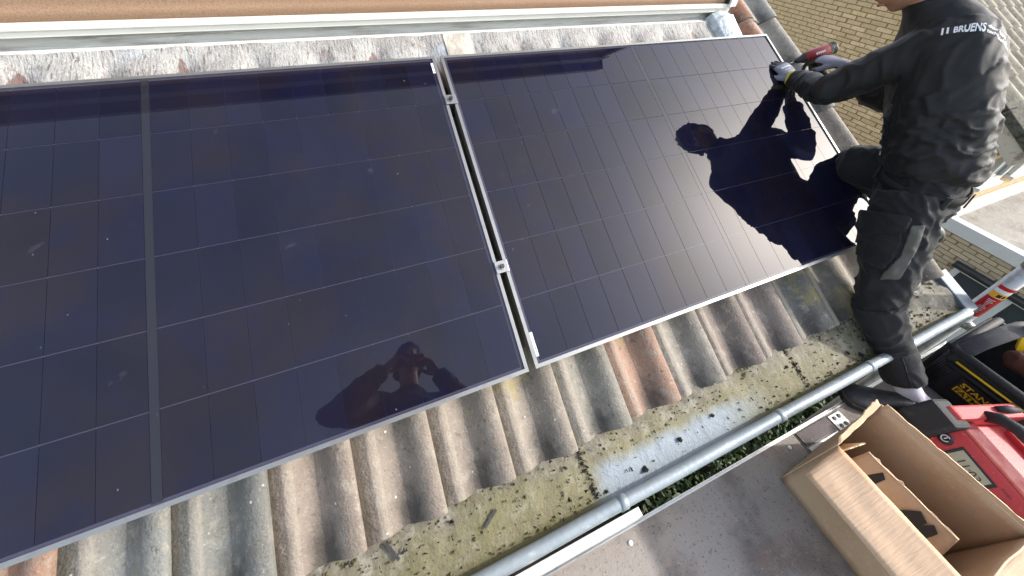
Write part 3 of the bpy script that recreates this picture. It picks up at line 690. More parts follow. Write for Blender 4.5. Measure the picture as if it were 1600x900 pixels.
def hand_mb(mb, W, fdir, back, thumb, curl, spread=.0, s=1.0):
    """palm with five bent fingers. W wrist, fdir to the knuckles, back = dorsal normal, thumb side vector"""
    W = Vector(W); y = nrm(fdir); z = nrm(Vector(back)-y*Vector(back).dot(y)); x = y.cross(z)
    if x.dot(Vector(thumb)) < 0: x = -x
    T = lambda a, b, c_: W + (x*a + y*b + z*c_)*s
    mb.tube([T(0,-.03,0), T(0,0,0), T(0,.03,0), T(0,.065,.002), T(0,.092,0), T(0,.098,0)], [(.026*s,.020*s),(.030*s,.021*s),(.038*s,.019*s),(.043*s,.017*s),(.041*s,.014*s),(.036*s,.010*s)], 16, side=x)
    fl = [(.031,.090,.075,.0100),(.011,.096,.083,.0102),(-.010,.094,.078,.0098),(-.030,.085,.062,.0090)]
    for k, (fx, fy, L, r) in enumerate(fl):
        cu = curl[k+1]; p = [T(fx, fy-.022, 0), T(fx, fy, 0)]; ang = 0; q = Vector((fx*(1+spread), fy, 0))
        for j, fr in enumerate((.42, .32, .26)):
            ang += cu*(.9, 1.1, .8)[j]; q = q + Vector((spread*fx*.6, math.cos(ang), -math.sin(ang)))*(L*fr); p.append(T(*q))
        mb.tube(p, [r*s*1.05, r*s*1.05, r*s*1.0, r*s*.94, r*s*.72], 10)
    a = curl[0]
    p = [T(.018,.012,-.004), T(.038,.030,-.010), T(.050+.006*(1-a),.056,-.014-.014*a), T(.050-.016*a,.078,-.020-.024*a), T(.046-.030*a,.096,-.024-.032*a)]
    mb.tube(p, [.013*s,.0135*s,.0115*s,.0108*s,.008*s], 10)
    return T
def shoe(parent, heel, toe, up=(0, 0, 1), m_up=None, m_sole=None, name='shoe', collar=.095, wd=1.0):
    heel, toe = Vector(heel), Vector(toe); a = (toe-heel); L = a.length; a.normalize(); u = nrm(Vector(up)-a*Vector(up).dot(a)); s = a.cross(u)
    prof = [(-.01,.028,.060),(.03,.036,.098),(.10,.037,collar),(.16,.040,.080),(.20,.046,.062),(.24,.048,.052),(.275,.040,.044),(.298,.018,.030)]
    k = L/.29; V = []; F = []; n = 18
    for t, w, h in prof:
        c = heel + a*t*k
        for i in range(n):
            th = 2*math.pi*i/n; cx = math.cos(th); sn = math.sin(th)
            V.append(c + s*(w*wd*math.copysign(abs(cx)**.8, cx)) + u*(.022 + (h-.022)*max(0, sn)**.75 if sn > 0 else .022 + .008*sn))
    for j in range(len(prof)-1):
        for i in range(n): b = (i+1) % n; F.append((j*n+i, j*n+b, (j+1)*n+b, (j+1)*n+i))
    F.append(tuple(range(n))[::-1]); F.append(tuple((len(prof)-1)*n+i for i in range(n)))
    o = meshobj(name, V, F, m_up, parent, True)
    md = o.modifiers.new('s', 'SUBSURF'); md.levels = 1; md.render_levels = 2
    sv = []; sf = []; out = []
    for t, w in [(-.014,.02),(.0,.034),(.05,.040),(.12,.038),(.19,.046),(.24,.052),(.28,.044),(.302,.022)]: out.append((t*k, w*wd))
    ring = [heel + a*t + s*w for t, w in out] + [heel + a*t - s*w for t, w in reversed(out)]
    MB().prism([p + u*.0 for p in ring], u*.026).build('sole', m_sole, o, False, .004)
    lc = MB()
    for q in range(5):
        t = .085 + q*.022; hh = collar - .004 - q*.008
        lc.tube([heel+a*t*k+s*.026+u*(hh-.012), heel+a*(t+.006)*k+u*(hh+.004), heel+a*(t+.012)*k-s*.026+u*(hh-.012)], .0032, 6)
    lc.build('laces', M['dark_cloth'], o, True)
    return o
M['jacket'] = mat('black_softshell', (.0085,.0087,.0092), .62, spec=.35, sheen=.06, bump=[(500,.0006)], vary=[(12,(.012,.012,.013),.45,.7,3,.6)])
M['trouser'] = mat('charcoal_work_trousers', (.0100,.0105,.0125), .8, spec=.3, sheen=.08, bump=[(420,.0008),(90,.0012)], vary=[(9,(.018,.0185,.021),.45,.7,4,.7),(60,(.026,.027,.029),.62,.72,4,.4)])
M['dark_cloth'] = mat('black_cloth', (.008,.008,.009), .8)
M['stretch'] = mat('grey_stretch_panel', S((80,79,74)), .8, sheen=.05, bump=[(300,.0008)], vary=[(20,S((74,72,66)),.45,.7,4,.6)])
M['skin'] = mat('skin', S((176,128,102)), .5, spec=.4, vary=[(30,S((160,108,86)),.5,.7,3,.5)], bump=[(300,.0003)])
M['hair'] = mat('black_hair', (.008,.007,.006), .6, bump=[(90,.01)])
M['glove_grey'] = mat('grey_knit_glove', S((122,124,138)), .85, bump=[(500,.0012)], vary=[(60,S((112,112,132)),.5,.7,3,.6)])
M['glove_dark'] = mat('black_coated_glove', (.02,.02,.022), .55, bump=[(260,.001)], vary=[(30,(.05,.05,.054),.55,.7,3,.6)])
M['leather'] = mat('scuffed_black_leather', (.022,.023,.025), .48, vary=[(22,(.07,.072,.075),.52,.70,5,.75),(70,(.14,.14,.14),.64,.74,4,.5)], bump=[(120,.0015)])
M['rubber'] = mat('black_rubber', (.02,.02,.021), .7, bump=[(150,.001)], vary=[(25,(.05,.05,.05),.55,.7,4,.6)])
M['sock'] = mat('white_ribbed_sock', (.72,.71,.76), .9, bump=[(300,.002)])
M['zip'] = mat('zip_metal', (.35,.35,.35), .35, .9)
M['print'] = mat('white_print', (.75,.76,.76), .6)
M['yellow_cuff'] = mat('yellow_cuff', S((214,196,72)), .8, bump=[(300,.001)])

# ---- the installer at the right
Fw = nrm((-.6, .78, -.10)); Rt = nrm(Fw.cross(Vector((0, 0, 1))))
JL = dict(ank=(1.545,-.452,-.435), knee=(1.457,-.186,-.131), hip=(1.560,.005,.245)); JR = dict(ank=(1.955,.005,-.045), knee=(1.70,.33,.185), hip=(1.742,.10,.255))
shL, elL, wrL = Vector((1.605,.285,.700)), Vector((1.515,.462,.488)), Vector((1.672,.700,.440))
shR, elR, wrR = Vector((1.900,.440,.728)), Vector((1.850,.36,.42)), Vector((1.862,.640,.518))
HC = Vector((1.624,.469,.913)); NB = Vector((1.690,.385,.825))
pr = thing('person', 'worker in black jacket and charcoal work trousers bending over the right panel with a drill', 'person', (1.6, -.45, DZ))
tors = [((1.648,.043,.322),(.155,.130)),((1.648,.049,.345),(.160,.134)),((1.648,.071,.39),(.160,.134)),((1.666,.13,.49),(.167,.136)),((1.700,.211,.60),(.192,.136)),((1.728,.275,.67),(.214,.132)),((1.732,.32,.735),(.210,.114)),((1.715,.355,.79),(.135,.090)),((1.690,.388,.828),(.073,.074)),((1.682,.402,.852),(.072,.073))]
mb = MB(); mb.tube([c for c, r in tors], [r for c, r in tors], 40, side=Rt, pw=.78)
mb.tube([lerp(shL, (1.70,.30,.70), .5), shL, lerp(shL, elL, .3), lerp(shL, elL, .65), elL, lerp(elL, wrL, .25), lerp(elL, wrL, .6), lerp(elL, wrL, .93)], [.075,.080,.072,.066,.062,.058,.050,.043], 18)
mb.tube([lerp(shR, (1.70,.30,.70), .5), shR, lerp(shR, elR, .3), lerp(shR, elR, .65), elR, lerp(elR, wrR, .25), lerp(elR, wrR, .6), lerp(elR, wrR, .9)], [.075,.078,.070,.064,.060,.056,.049,.042], 18)
V, N, F = fuse(mb, .0065, 8)
V = wrinkle(V, N, [((1.66,.05,.31),(1.68,.14,.49),1.55,17),((1.68,.14,.49),(1.715,.28,.68),1.0,11),((1.715,.28,.68),NB,.25,12),(shL,elL,1.0,11),(elL,wrL,1.0,14),(shR,elR,1.0,11),(elR,wrR,1.0,14)], .0085, 3)
jk = meshobj('jacket', V, F, M['jacket'], pr, True)
jb = BVHTree.FromPolygons([Vector(v) for v in V], F)
def onjacket(px_, py_):
    d = (camo.matrix_world.to_3x3() @ Vector(((px_-800)/584.4, -(py_-331)/584.4, -1))).normalized(); return jb.ray_cast(CP, d)
# white lettering printed on the back
A_, nA, *_ = onjacket(1470, 54); B_, nB, *_ = onjacket(1538, 48)
B_ = A_ + (B_-A_)*1.42; ex = (B_-A_).normalized(); nb_ = (nA+nB).normalized(); nb_ = (nb_-ex*nb_.dot(ex)).normalized(); ey = nb_.cross(ex); wid = (B_-A_).length
def text_on(body, bvh, O, ex, ey, nn, x0, y0, size, m, parent, name, bold=.0, lift=.0012, sx=1.0, depth=.25):
    cu = bpy.data.curves.new('t', 'FONT'); cu.body = body; cu.size = size; cu.offset = bold; cu.resolution_u = 3
    to = bpy.data.objects.new('t', cu); COL.objects.link(to); dg = bpy.context.evaluated_depsgraph_get(); dg.update()
    me = bpy.data.meshes.new_from_object(to.evaluated_get(dg), depsgraph=dg)
    bm = bmesh.new(); bm.from_mesh(me); bmesh.ops.triangulate(bm, faces=bm.faces)
    es = [e for e in bm.edges if e.calc_length() > size*.25]
    if es and bvh: bmesh.ops.subdivide_edges(bm, edges=es, cuts=3)
    bm.verts.ensure_lookup_table(); V = []; miss = set()
    for v in bm.verts:
        P = O + ex*(x0+v.co.x*sx) + ey*(y0+v.co.y)
        if bvh:
            h = bvh.ray_cast(P + nn*depth, -nn)
            if h[0] is not None: P = h[0]
            else: miss.add(v.index)
        V.append(P + nn*lift)
    F = [tuple(v.index for v in f.verts) for f in bm.faces if not any(v.index in miss for v in f.verts)]
    w = max((v.co.x for v in bm.verts), default=0)*sx
    bm.free(); bpy.data.objects.remove(to); bpy.data.meshes.remove(me)
    return meshobj(name, V, F, m, parent), w
q = wid/100.0; L0 = .030
mb = MB()
for bx, y0 in ((0, -.006), (.0115, -.004)):
    P = []
    for (dx, dy) in ((0, y0), (.0048, y0), (.0040, .032), (-.001, .032)):
        h = jb.ray_cast(A_ + ex*(bx+dx) + ey*dy + nb_*.2, -nb_); P.append((h[0] or A_) + nb_*.0025)
    mb.add(P, [(0, 1, 2, 3)])
mb.build('logo_bars', M['print'], jk)
_, w1 = text_on('BRUENS', jb, A_, ex, ey, nb_, .026, -.002, .046, M['print'], jk, 'back_print', .0016, sx=wid*.52/.165)
text_on('duurzame', jb, A_, ex, ey, nb_, .026+w1+.004, .015, .0150, M['print'], jk, 'back_print', .0003, sx=.95)
text_on('technieken', jb, A_, ex, ey, nb_, .026+w1+.004, -.001, .0150, M['print'], jk, 'back_print', .0003, sx=.95)
# zipped side pocket
PA, nPA, *_ = onjacket(1384, 182); PB, nPB, *_ = onjacket(1379, 236)
if PA and PB:
    d = (PB-PA); nn = (nPA+nPB).normalized(); sd = nn.cross(d).normalized(); P = []
    for k in range(13):
        t = k/12; w = .016*math.sin(math.pi*t)**.7
        for sg in (-1, 1):
            c = PA + d*t + sd*(sg*w + .006*math.sin(math.pi*t)); h = jb.ray_cast(c+nn*.1, -nn); P.append((h[0] or c)+nn*.0025)
    meshobj('pocket_opening', P, [(2*k, 2*k+1, 2*k+3, 2*k+2) for k in range(12)], M['dark_cloth'], jk)
    for sg in (0, 1): MB().tube([p + nn*.001 for p in P[sg::2]], .0022, 6).build('zip_edge', M['trouser'], jk, True)
    MB().tube([PB+nn*.006, PB+nn*.008+d.normalized()*.02], .003, 6).build('zip_pull', M['zip'], jk, True)
# trousers
mb = MB(); mb.tube([(1.642,-.008,.155),(1.645,.012,.21),(1.648,.033,.27),(1.648,.048,.345)], [(.12,.10),(.152,.122),(.154,.124),(.150,.120)], 26, side=Rt)
def leg(J, hemr, kr=.076):
    a, k, h = Vector(J['ank']), Vector(J['knee']), Vector(J['hip'])
    return [h+(h-k).normalized()*.02, lerp(h, k, .25), lerp(h, k, .6), lerp(h, k, .88), k, lerp(k, a, .22), lerp(k, a, .5), lerp(k, a, .8), a], [.106, .103, .092, .081, kr, .073, .068, .066, hemr]
p, r = leg(dict(JL, ank=lerp(JL['knee'], JL['ank'], .83)), .070); mb.tube(p, r, 20)
p, r = leg(JR, .060, .078); mb.tube(p, r, 20)
V, N, F = fuse(mb, .0065, 7)
tseg = [(JL['hip'],JL['knee'],1.35,12),(JL['knee'],JL['ank'],1.25,9),(JR['hip'],JR['knee'],1.0,10),(JR['knee'],JR['ank'],.8,9),((1.655,.02,.21),(1.66,.05,.32),.7,22)]
V = wrinkle(V, N, tseg, .0085, 11)
tr = meshobj('trousers', V, F, M['trouser'], pr, True)
kL, hL, aL = Vector(JL['knee']), Vector(JL['hip']), Vector(JL['ank']); axL = (hL-kL).normalized(); lenL = (hL-kL).length
camdir = (CP-kL).normalized(); imr = Vector((.923519,-.378822,.060048))
def tpar(c): return (c-kL).dot(axL)/lenL
def nearL(c): t = max(0, min(1, tpar(c))); return (c-(kL+(hL-kL)*t)).length < .14
def inpoly(p, poly):
    r = False; x, y = p
    for (x0, y0), (x1, y1) in zip(poly, poly[1:]+poly[:1]):
        if (y0 > y) != (y1 > y) and x < (x1-x0)*(y-y0)/(y1-y0)+x0: r = not r
    return r
def region(poly): return lambda c, n: n.dot(CP-c) > 0 and nearL(c) and inpoly(pix(c), poly)
patch('stretch_panel', V, N, F, region([(1424,352),(1446,352),(1434,385),(1420,412),(1405,436),(1374,437),(1382,424),(1406,402)]), .0035, M['stretch'], tr)
pk = patch('cargo_pocket', V, N, F, region([(1350,345),(1412,350),(1408,378),(1396,404),(1380,420),(1362,412),(1344,398)]), .016, M['trouser'], tr)
patch('pocket_flap', V, N, F, region([(1330,325),(1424,338),(1414,362),(1372,364),(1350,380),(1328,384),(1322,360)]), .023, M['trouser'], pk or tr)
axS = (kL-aL).normalized(); lenS = (kL-aL).length
def spar(c): return (c-aL).dot(axS)/lenS
patch('knee_pad_pocket', V, N, F, lambda c, n: .52 < spar(c) < 1.03 and (c-(aL+(kL-aL)*max(0, min(1, spar(c))))).length < .13 and n.dot(imr) < .45 and n.dot(camdir) > -.5 and c.z < .05, .0045, M['trouser'], tr)
tb = BVHTree.FromPolygons([Vector(v) for v in V], F)
def ontr(px_, py_):
    d = (camo.matrix_world.to_3x3() @ Vector(((px_-800)/584.4, -(py_-331)/584.4, -1))).normalized(); return tb.ray_cast(CP, d)
# side seam down the shin
sm = []
for k in range(24):
    t = k/23; c = lerp(kL, aL, .06+.92*t); h = tb.ray_cast(c + (camdir+imr*.25).normalized()*.25, -(camdir+imr*.25).normalized())
    if h[0]: sm.append(h[0] + h[1]*.0008)
if len(sm) > 4: MB().tube(sm, .0022, 5).build('side_seam', M['trouser'], tr, True)
# belt with loops
ring = []; rr = []
mb = MB(); n = 40; bz = Vector((1.648,.036,.290))
for hgt in (-.018, .018):
    for k in range(n):
        a = 2*math.pi*k/n; mb.V.append(tuple(bz + Rt*(.163*math.cos(a)) + Fw*(.133*math.sin(a)) + Vector((0,.10,1)).normalized()*hgt))
for k in range(n): mb.F.append((k, (k+1) % n, n+(k+1) % n, n+k))
bl = mb.build('belt', M['dark_cloth'], pr, True); sd_ = bl.modifiers.new('t', 'SOLIDIFY'); sd_.thickness = .005
for a in (-2.9, -2.2, -1.5, -.8, -.2, .6, 1.6, 2.6):
    c = bz + Rt*(.168*math.cos(a)) + Fw*(.138*math.sin(a)); tg = nrm(-Rt*math.sin(a)*.181 + Fw*math.cos(a)*.141)
    MB().tube([c - Vector((0,.1,1))*.028, c + tg*0, c + Vector((0,.1,1))*.026], [(.011,.003)]*3, 8, side=tg).build('belt_loop', M['trouser'], bl)
# body: head, neck, trunk and limbs under the clothes as one skin
hm, hF, hU, hR = head_verts(HC, (-.62,.42,-.66), (-.45,.35,.80))
hm.tube([(1.70,.30,.70), (1.695,.37,.80), lerp(NB, HC, .45), lerp(NB, HC, .95)], [.07,.058,.054,.05], 16)
hm.tube([(1.66,.05,.30), (1.68,.14,.49), (1.71,.26,.65), (1.70,.33,.74)], [(.13,.09),(.13,.09),(.14,.09),(.09,.06)], 16, side=Rt)
for s_, e_, w_ in ((shL, elL, wrL), (shR, elR, wrR)): hm.tube([lerp(s_, (1.7,.3,.7), .6), s_, e_, w_], [.05,.05,.04,.026], 12)
for J in (JL, JR):
    a = Vector(J['ank']); hm.tube([(1.66,.04,.28), J['hip'], J['knee'], a, a+Vector((0,0,-.02))], [.08,.075,.055,.036,.036], 12)
V, N, F = fuse(hm, .0045, 2)
meshobj('body', V, F, M['skin'], pr, True)
def hair(parent, c, F_, U_, R_, sc=1.0):
    V = []; Fc = []; nu, nv = 64, 40
    for j in range(nv+1):
        ph = math.pi*.66*j/nv
        for i in range(nu):
            th = 2*math.pi*i/nu; d = Vector((math.sin(ph)*math.cos(th), math.sin(ph)*math.sin(th), math.cos(ph)))
            low = max(0, (ph-1.25)); front = max(0, d.y)
            r = 1.13 + .13*noise.noise(d*5.5) + .09*noise.noise(d*12) - .30*front*max(0, ph-.85)
            P = Vector((d.x*.080, d.y*.101 - .008, d.z*.118))*r; V.append(c + (R_*P.x + F_*P.y + U_*P.z)*sc)
    for j in range(nv):
        for i in range(nu): a = j*nu+i; b = j*nu+(i+1) % nu; Fc.append((a, a+nu, b+nu, b))
    return meshobj('hair', V, Fc, M['hair'], parent, True)
hair(pr, HC, hF, hU, hR)
for sg in (-1, 1):
    e = HC + hF*.083 + hU*.010 + hR*(sg*.031)
    MB().tube([e-hF*.006, e, e+hF*.004], [.010,.011,.006], 10).build('eye', M['print'], pr, True)
    MB().tube([e+hU*.022-hR*.016+hF*.006, e+hU*.027+hF*.010, e+hU*.022+hR*.016+hF*.006], .004, 6).build('eyebrow', M['hair'], pr, True)
MB().tube([HC+hF*.098-hU*.050-hR*.020, HC+hF*.108-hU*.049, HC+hF*.098-hU*.050+hR*.020], [.003,.006,.003], 8).build('lips', mat('lips', S((170,104,92)), .45), pr, True)
# gloves
def glove(W, fdir, back, thumb, curl, name, lab, spread=0):
    g = MB(); T = hand_mb(g, W, fdir, back, thumb, curl, spread, 1.06)
    V, N, F = fuse(g, .0032, 3); z = nrm(Vector(back)); y = nrm(fdir); fm = []
    for f in F:
        c = sum((Vector(V[i]) for i in f), Vector())/len(f); n = sum((Vector(N[i]) for i in f), Vector()).normalized()
        fm.append(1 if ((c-Vector(W)).dot(y) > .092 or n.dot(z) < -.15) else 0)
    o = meshobj(name, V, F, None, pr, True, [M['glove_grey'], M['glove_dark']], fm)
    if lab: o["label"] = lab
    return o, T
gL, TL = glove(wrL, (-.02,.82,.28), nrm((-.22,-.52,.82)), (-1,.2,-.2), (.55,.42,.40,.42,.46), 'glove', 'grey knitted left glove gripping the panel edge', .10)
mb = MB(); cd = nrm(wrL-elL); mb.tube([wrL-cd*.018, wrL-cd*.012, wrL+cd*.004, wrL+cd*.008], [.036,.040,.039,.034], 18); mb.build('cuff', M['yellow_cuff'], gL, True)
zb = nrm((-.22,-.52,.82))
gb = BVHTree.FromPolygons([Vector(v.co)+wloc(pr) for v in gL.data.vertices], [tuple(p.vertices) for p in gL.data.polygons])
yv = nrm((-.02,.82,.28)); yv = (yv - zb*yv.dot(zb)).normalized(); xv = yv.cross(zb)
for k in range(3):
    P = []; x0, x1 = (-.026, .026) if k == 0 else (-.026+.006*k, .008+.004*k); y0 = .066 - .014*k; hh = .0095 if k == 0 else .0035
    nseg = 9
    for i in range(nseg):
        xa = x0+(x1-x0)*i/nseg; xb = xa+(x1-x0)/nseg*.62; qd = []
        for (dx, dy) in ((xa, y0), (xb, y0), (xb, y0+hh), (xa, y0+hh)):
            c = Vector(wrL)+xv*dx+yv*dy; h = gb.ray_cast(c+zb*.06, -zb); qd.append((h[0] or c)+zb*.0012)
        P.append(qd)
    g = MB(); [g.add(qd, [(0, 1, 2, 3)]) for qd in P]; g.build('glove_print', M['print'], gL)
gR, TR = glove(wrR, (-.05,.72,-.05), nrm((-.15,-.45,.88)), (-.9,.2,.4), (.75,.55,1.0,1.05,1.1), 'glove', 'black coated right glove closed round the drill grip')
# shoes and sock
shoe(pr, (1.61,-.545,DZ), (1.355,-.350,DZ), (0,0,1), M['leather'], M['rubber'], 'shoe', .10, 1.12)
aR = Vector(JR['ank'])
shoe(pr, RW(2.045,-.085,-.065), RW(1.83,.12,-.045), RW(0,0,1), M['leather'], M['rubber'], 'shoe', .10, 1.05)
aL_ = Vector(JL['ank']); dL_ = (Vector(JL['knee'])-aL_).normalized()
MB().tube([(1.580,-.512,DZ+.045),(1.573,-.503,DZ+.062), aL_+Vector((.016,-.026,-.012)), aL_+Vector((.006,-.008,.0)), aL_+dL_*.05], [.039,.041,.041,.042,.042], 24).build('sock', M['sock'], pr, True)
# ================================================================== TOOLS AND THINGS ON THE DECK
# ---- cordless screwdriver in his right hand
M['tool_red'] = mat('red_tool_plastic', S((126,28,30)), .4, vary=[(40,S((110,24,26)),.5,.7,3,.5)], bump=[(150,.0005)])
M['clear'] = mat('smoky_cap', S((150,146,140)), .25, spec=.6, vary=[(30,S((70,68,66)),.45,.6,3,.8)])
dt, dr = Vector((1.775,.800,.480)), Vector((1.923,.742,.558)); dd = (dr-dt).normalized(); dl = (dr-dt).length
dz = nrm(Vector((.1,-.5,-.85)) - dd*Vector((.1,-.5,-.85)).dot(dd)); dx = dd.cross(dz)
drl = thing('cordless_drill', 'red and black cordless drill held in the worker\'s right hand', 'drill', dt+dd*.1)
D = lambda a, b, c=0: dt + dd*a + dz*b + dx*c
MB().tube([D(.045,0), D(.05,0), D(.075,0), D(.155,0), D(.160,0)], [.024,.027,.029,.029,.026], 20).build('motor_body', M['tool_red'], drl, True)
MB().tube([D(.004,0), D(.012,0), D(.030,0), D(.048,0), D(.052,0)], [.007,.013,.017,.026,.027], 18).build('nose_cone', M['black_plastic'], drl, True)
MB().tube([D(-.04,0), D(.006,0)], .0034, 8).build('bit', M['zip'], drl, True)
rc = MB().tube([D(.158,0), D(.163,0), D(.182,0), D(.190,0)], [.0275,.0295,.028,.018], 20).build('rear_cap', M['clear'], drl, True)
for k in range(3): MB().tube([D(.164+.007*k,0), D(.167+.007*k,0)], [.0302,.0302], 20).build('cap_ring', M['black_plastic'], rc, True)
MB().tube([D(.105,.02), D(.110,.06), D(.118,.12)], [(.020,.016),(.019,.016),(.021,.018)], 14, side=dd).build('grip', M['black_plastic'], drl, True)
MB().box((-.045,-.03,-.02), (.045,.03,.02), lambda a, b, c: D(.118+a, .14+c, b)).build('battery', M['black_plastic'], drl, False, .006)
tn = nrm(CP-dt); tn = (tn-dd*tn.dot(dd)).normalized(); tu = tn.cross(-dd)
bw = None
V = []; F = []
for k in range(13):
    x = .085 + .05*k/12
    for sgn in (-.006, .006): V.append(D(x, 0) + tu*sgn + tn*.0335)
if tu.z < 0: tu = -tu
td = tu.cross(tn); mb = MB()
for k in range(5):
    o_ = D(.108, 0) + tn*.0296 + td*(-.020+.0085*k)
    mb.add([o_-tu*.005, o_-tu*.005+td*.0055, o_+tu*.005+td*.0055, o_+tu*.005], [(0,1,2,3)])
tag(mb.build('side_print', M['print'], drl), kind='stuff')

# ---- cardboard box
M['card'] = mat('cardboard', S((182,155,126)), .85, vary=[(5,S((172,138,104)),.42,.68,5,.7),(60,S((204,166,130)),.55,.7,3,.4),(220,S((150,112,80)),.6,.75,2,.35)], bump=[(90,.0008),(14,.003)])
M['card_flute'] = mat('fluted_cardboard', S((190,162,134)), .85, vary=[(7,S((184,144,108)),.42,.68,5,.6)], bump=[(60,.0022,(.25,2.6,.25)),(14,.003)])
M['card_edge'] = mat('torn_card_edge', S((226,198,160)), .9, bump=[(200,.002)])
bx = thing('cardboard_box', 'open brown cardboard box with torn flaps standing on the deck', 'box', (.98, -.64, DZ))
X0, X1, Y0, Y1, ZT = .828, 1.118, -.810, -.468, -.188
t_ = .004
def panel(name, quad, m=M['card'], par=bx, rag=None, nseg=1, seed=0):
    """cardboard sheet: bilinear grid, slightly warped, edge 'rag' torn (0 bottom..): quad order a,b,c,d; c-d is the far edge"""
    a, b, c, d = [Vector(p) for p in quad]; nx, ny = 18, 10; nn = (b-a).cross(d-a).normalized(); V = []; F = []
    for j in range(ny+1):
        for i in range(nx+1):
            s, t = i/nx, j/ny; tt = t
            if rag and j == ny: tt = t + rag*(noise.noise((s*14+seed, seed, 0)) + .6*noise.noise((s*40, seed, 2)))
            P = lerp(lerp(a, b, s), lerp(d, c, s), tt); w = .004*noise.noise((s*3+seed, t*3, seed))*math.sin(math.pi*s)**.4
            V.append(P + nn*w)
    n1 = len(V); V += [p - nn*t_ for p in V]; q = lambda i, j: j*(nx+1)+i
    for j in range(ny):
        for i in range(nx): F.append((q(i,j), q(i+1,j), q(i+1,j+1), q(i,j+1))); F.append((n1+q(i,j), n1+q(i,j+1), n1+q(i+1,j+1), n1+q(i+1,j)))
    bd = [q(i,0) for i in range(nx)] + [q(nx,j) for j in range(ny)] + [q(i,ny) for i in range(nx,0,-1)] + [q(0,j) for j in range(ny,0,-1)]
    fm = [0]*len(F)
    for k in range(len(bd)): a_, b_ = bd[k], bd[(k+1) % len(bd)]; F.append((a_, n1+a_, n1+b_, b_)); fm.append(1)
    return meshobj(name, V, F, None, par, True, [m, M['card_edge']], fm)
panel('side', [(X0,Y0,DZ),(X0,Y1,DZ),(X0,Y1,ZT),(X0,Y0,ZT)], seed=1)
panel('side', [(X0,Y1,DZ),(X1-.02,Y1+.02,DZ),(X1-.025,Y1+.028,ZT),(X0,Y1,ZT)], seed=2)
panel('side', [(X1-.02,Y1+.02,DZ),(X1,Y0,DZ),(X1,Y0,ZT),(X1-.025,Y1+.028,ZT)], seed=3)
panel('side', [(X1,Y0,DZ),(X0,Y0,DZ),(X0,Y0,ZT),(X1,Y0,ZT)], seed=4)
MB().box((X0+.005,Y0+.005,DZ+.001), (X1-.03,Y1-.005,DZ+.006)).build('bottom', M['card'], bx)
panel('flap', [(X0-.002,Y1-.004,ZT),(X0-.002,Y0-.01,ZT),(X0-.142,Y0-.005,ZT-.034),(X0-.142,Y1-.014,ZT-.034)], M['card_flute'], rag=.012, seed=5)
panel('flap', [(X0+.01,Y1+.002,ZT),(X1-.03,Y1+.026,ZT),(X1-.04,Y1+.042,ZT+.020),(X0+.012,Y1+.012,ZT+.014)], rag=.35, seed=6)
panel('flap', [(X1,Y0-.002,ZT),(X0,Y0-.002,ZT),(X0-.01,Y0-.12,ZT-.05),(X1+.02,Y0-.13,ZT-.03)], M['card_flute'], rag=.02, seed=7)
panel('flap', [(X1-.024,Y1+.02,ZT),(X1+.001,Y0,ZT),(X1+.006,Y0+.004,ZT+.012),(X1-.02,Y1+.02,ZT+.014)], rag=.2, seed=8)
# folded insert inside
panel('insert', [(X0+.03,Y1-.03,ZT-.17),(X0+.05,Y0+.03,ZT-.17),(X0+.135,Y0+.06,ZT-.050),(X0+.12,Y1-.05,ZT-.045)], rag=.05, seed=9)
panel('insert', [(X0+.12,Y1-.05,ZT-.045),(X0+.135,Y0+.06,ZT-.05),(X0+.16,Y0+.06,ZT-.19),(X0+.15,Y1-.05,ZT-.19)], rag=.05, seed=10)
panel('insert', [(X0+.02,Y1-.008,ZT-.10),(X0+.11,Y1-.008,ZT-.10),(X0+.10,Y1-.03,ZT-.012),(X0+.03,Y1-.02,ZT-.008)], rag=.12, seed=11)
for yy, hh in ((Y1-.10, .03), (Y1-.20, .05), (Y1-.235, .035)):
    p0 = lerp((X0+.05,yy,ZT-.15), (X0+.125,yy,ZT-.045), .55)
    MB().add([p0+Vector((-.02,hh*.5,-.024)), p0+Vector((.005,hh*.2,.009)), p0+Vector((.022,-hh*.1,.034)), p0+Vector((.016,-hh*.6,.026)), p0+Vector((-.012,-hh*.5,-.012))], [(0,1,2,3,4)]).build('hole_shade', M['dark_void'], bx)  # flat dark patches painting the shade of holes, nothing is cut

# ---- red jobsite radio
M['radio_red'] = mat('red_radio_plastic', S((186,62,64)), .5, vary=[(7,S((186,50,54)),.45,.7,4,.6),(60,S((224,120,118)),.60,.72,4,.6),(20,S((222,150,140)),.66,.76,4,.5)], bump=[(200,.0006)])
M['lcd'] = mat('lcd_screen', S((168,166,140)), .25, vary=[(30,S((150,148,122)),.45,.7,2,.5)])
M['lcd_ink'] = mat('lcd_ink', S((60,62,54)), .5)
M['key'] = mat('grey_buttons', S((120,110,110)), .5)
rd = thing('jobsite_radio', 'red and black jobsite radio with small display, behind the cardboard box', 'radio', (1.48, -.70, DZ))
def ext(name, prof, y0, y1, m, par, bev=.006): return MB().prism([(x, y0, z) for x, z in prof], (0, y1-y0, 0)).build(name, m, par, False, bev)
ext('body', [(1.325,DZ+.02),(1.315,-.435),(1.405,-.345),(1.47,-.335),(1.50,-.365),(1.63,-.375),(1.635,DZ+.02)], -.895, -.575, M['radio_red'], rd, .008)
ext('end_block', [(1.33,DZ+.01),(1.345,-.37),(1.405,-.312),(1.655,-.300),(1.685,-.335),(1.68,DZ+.01)], -.575, -.525, M['radio_red'], rd, .008)
ext('bumper', [(1.295,DZ),(1.30,-.40),(1.365,-.320),(1.435,-.322),(1.40,-.40),(1.39,DZ)], -.600, -.495, M['rubber'], rd, .012)
ext('bumper', [(1.64,DZ),(1.65,-.35),(1.675,-.308),(1.700,-.34),(1.695,DZ)], -.600, -.515, M['rubber'], rd, .012)
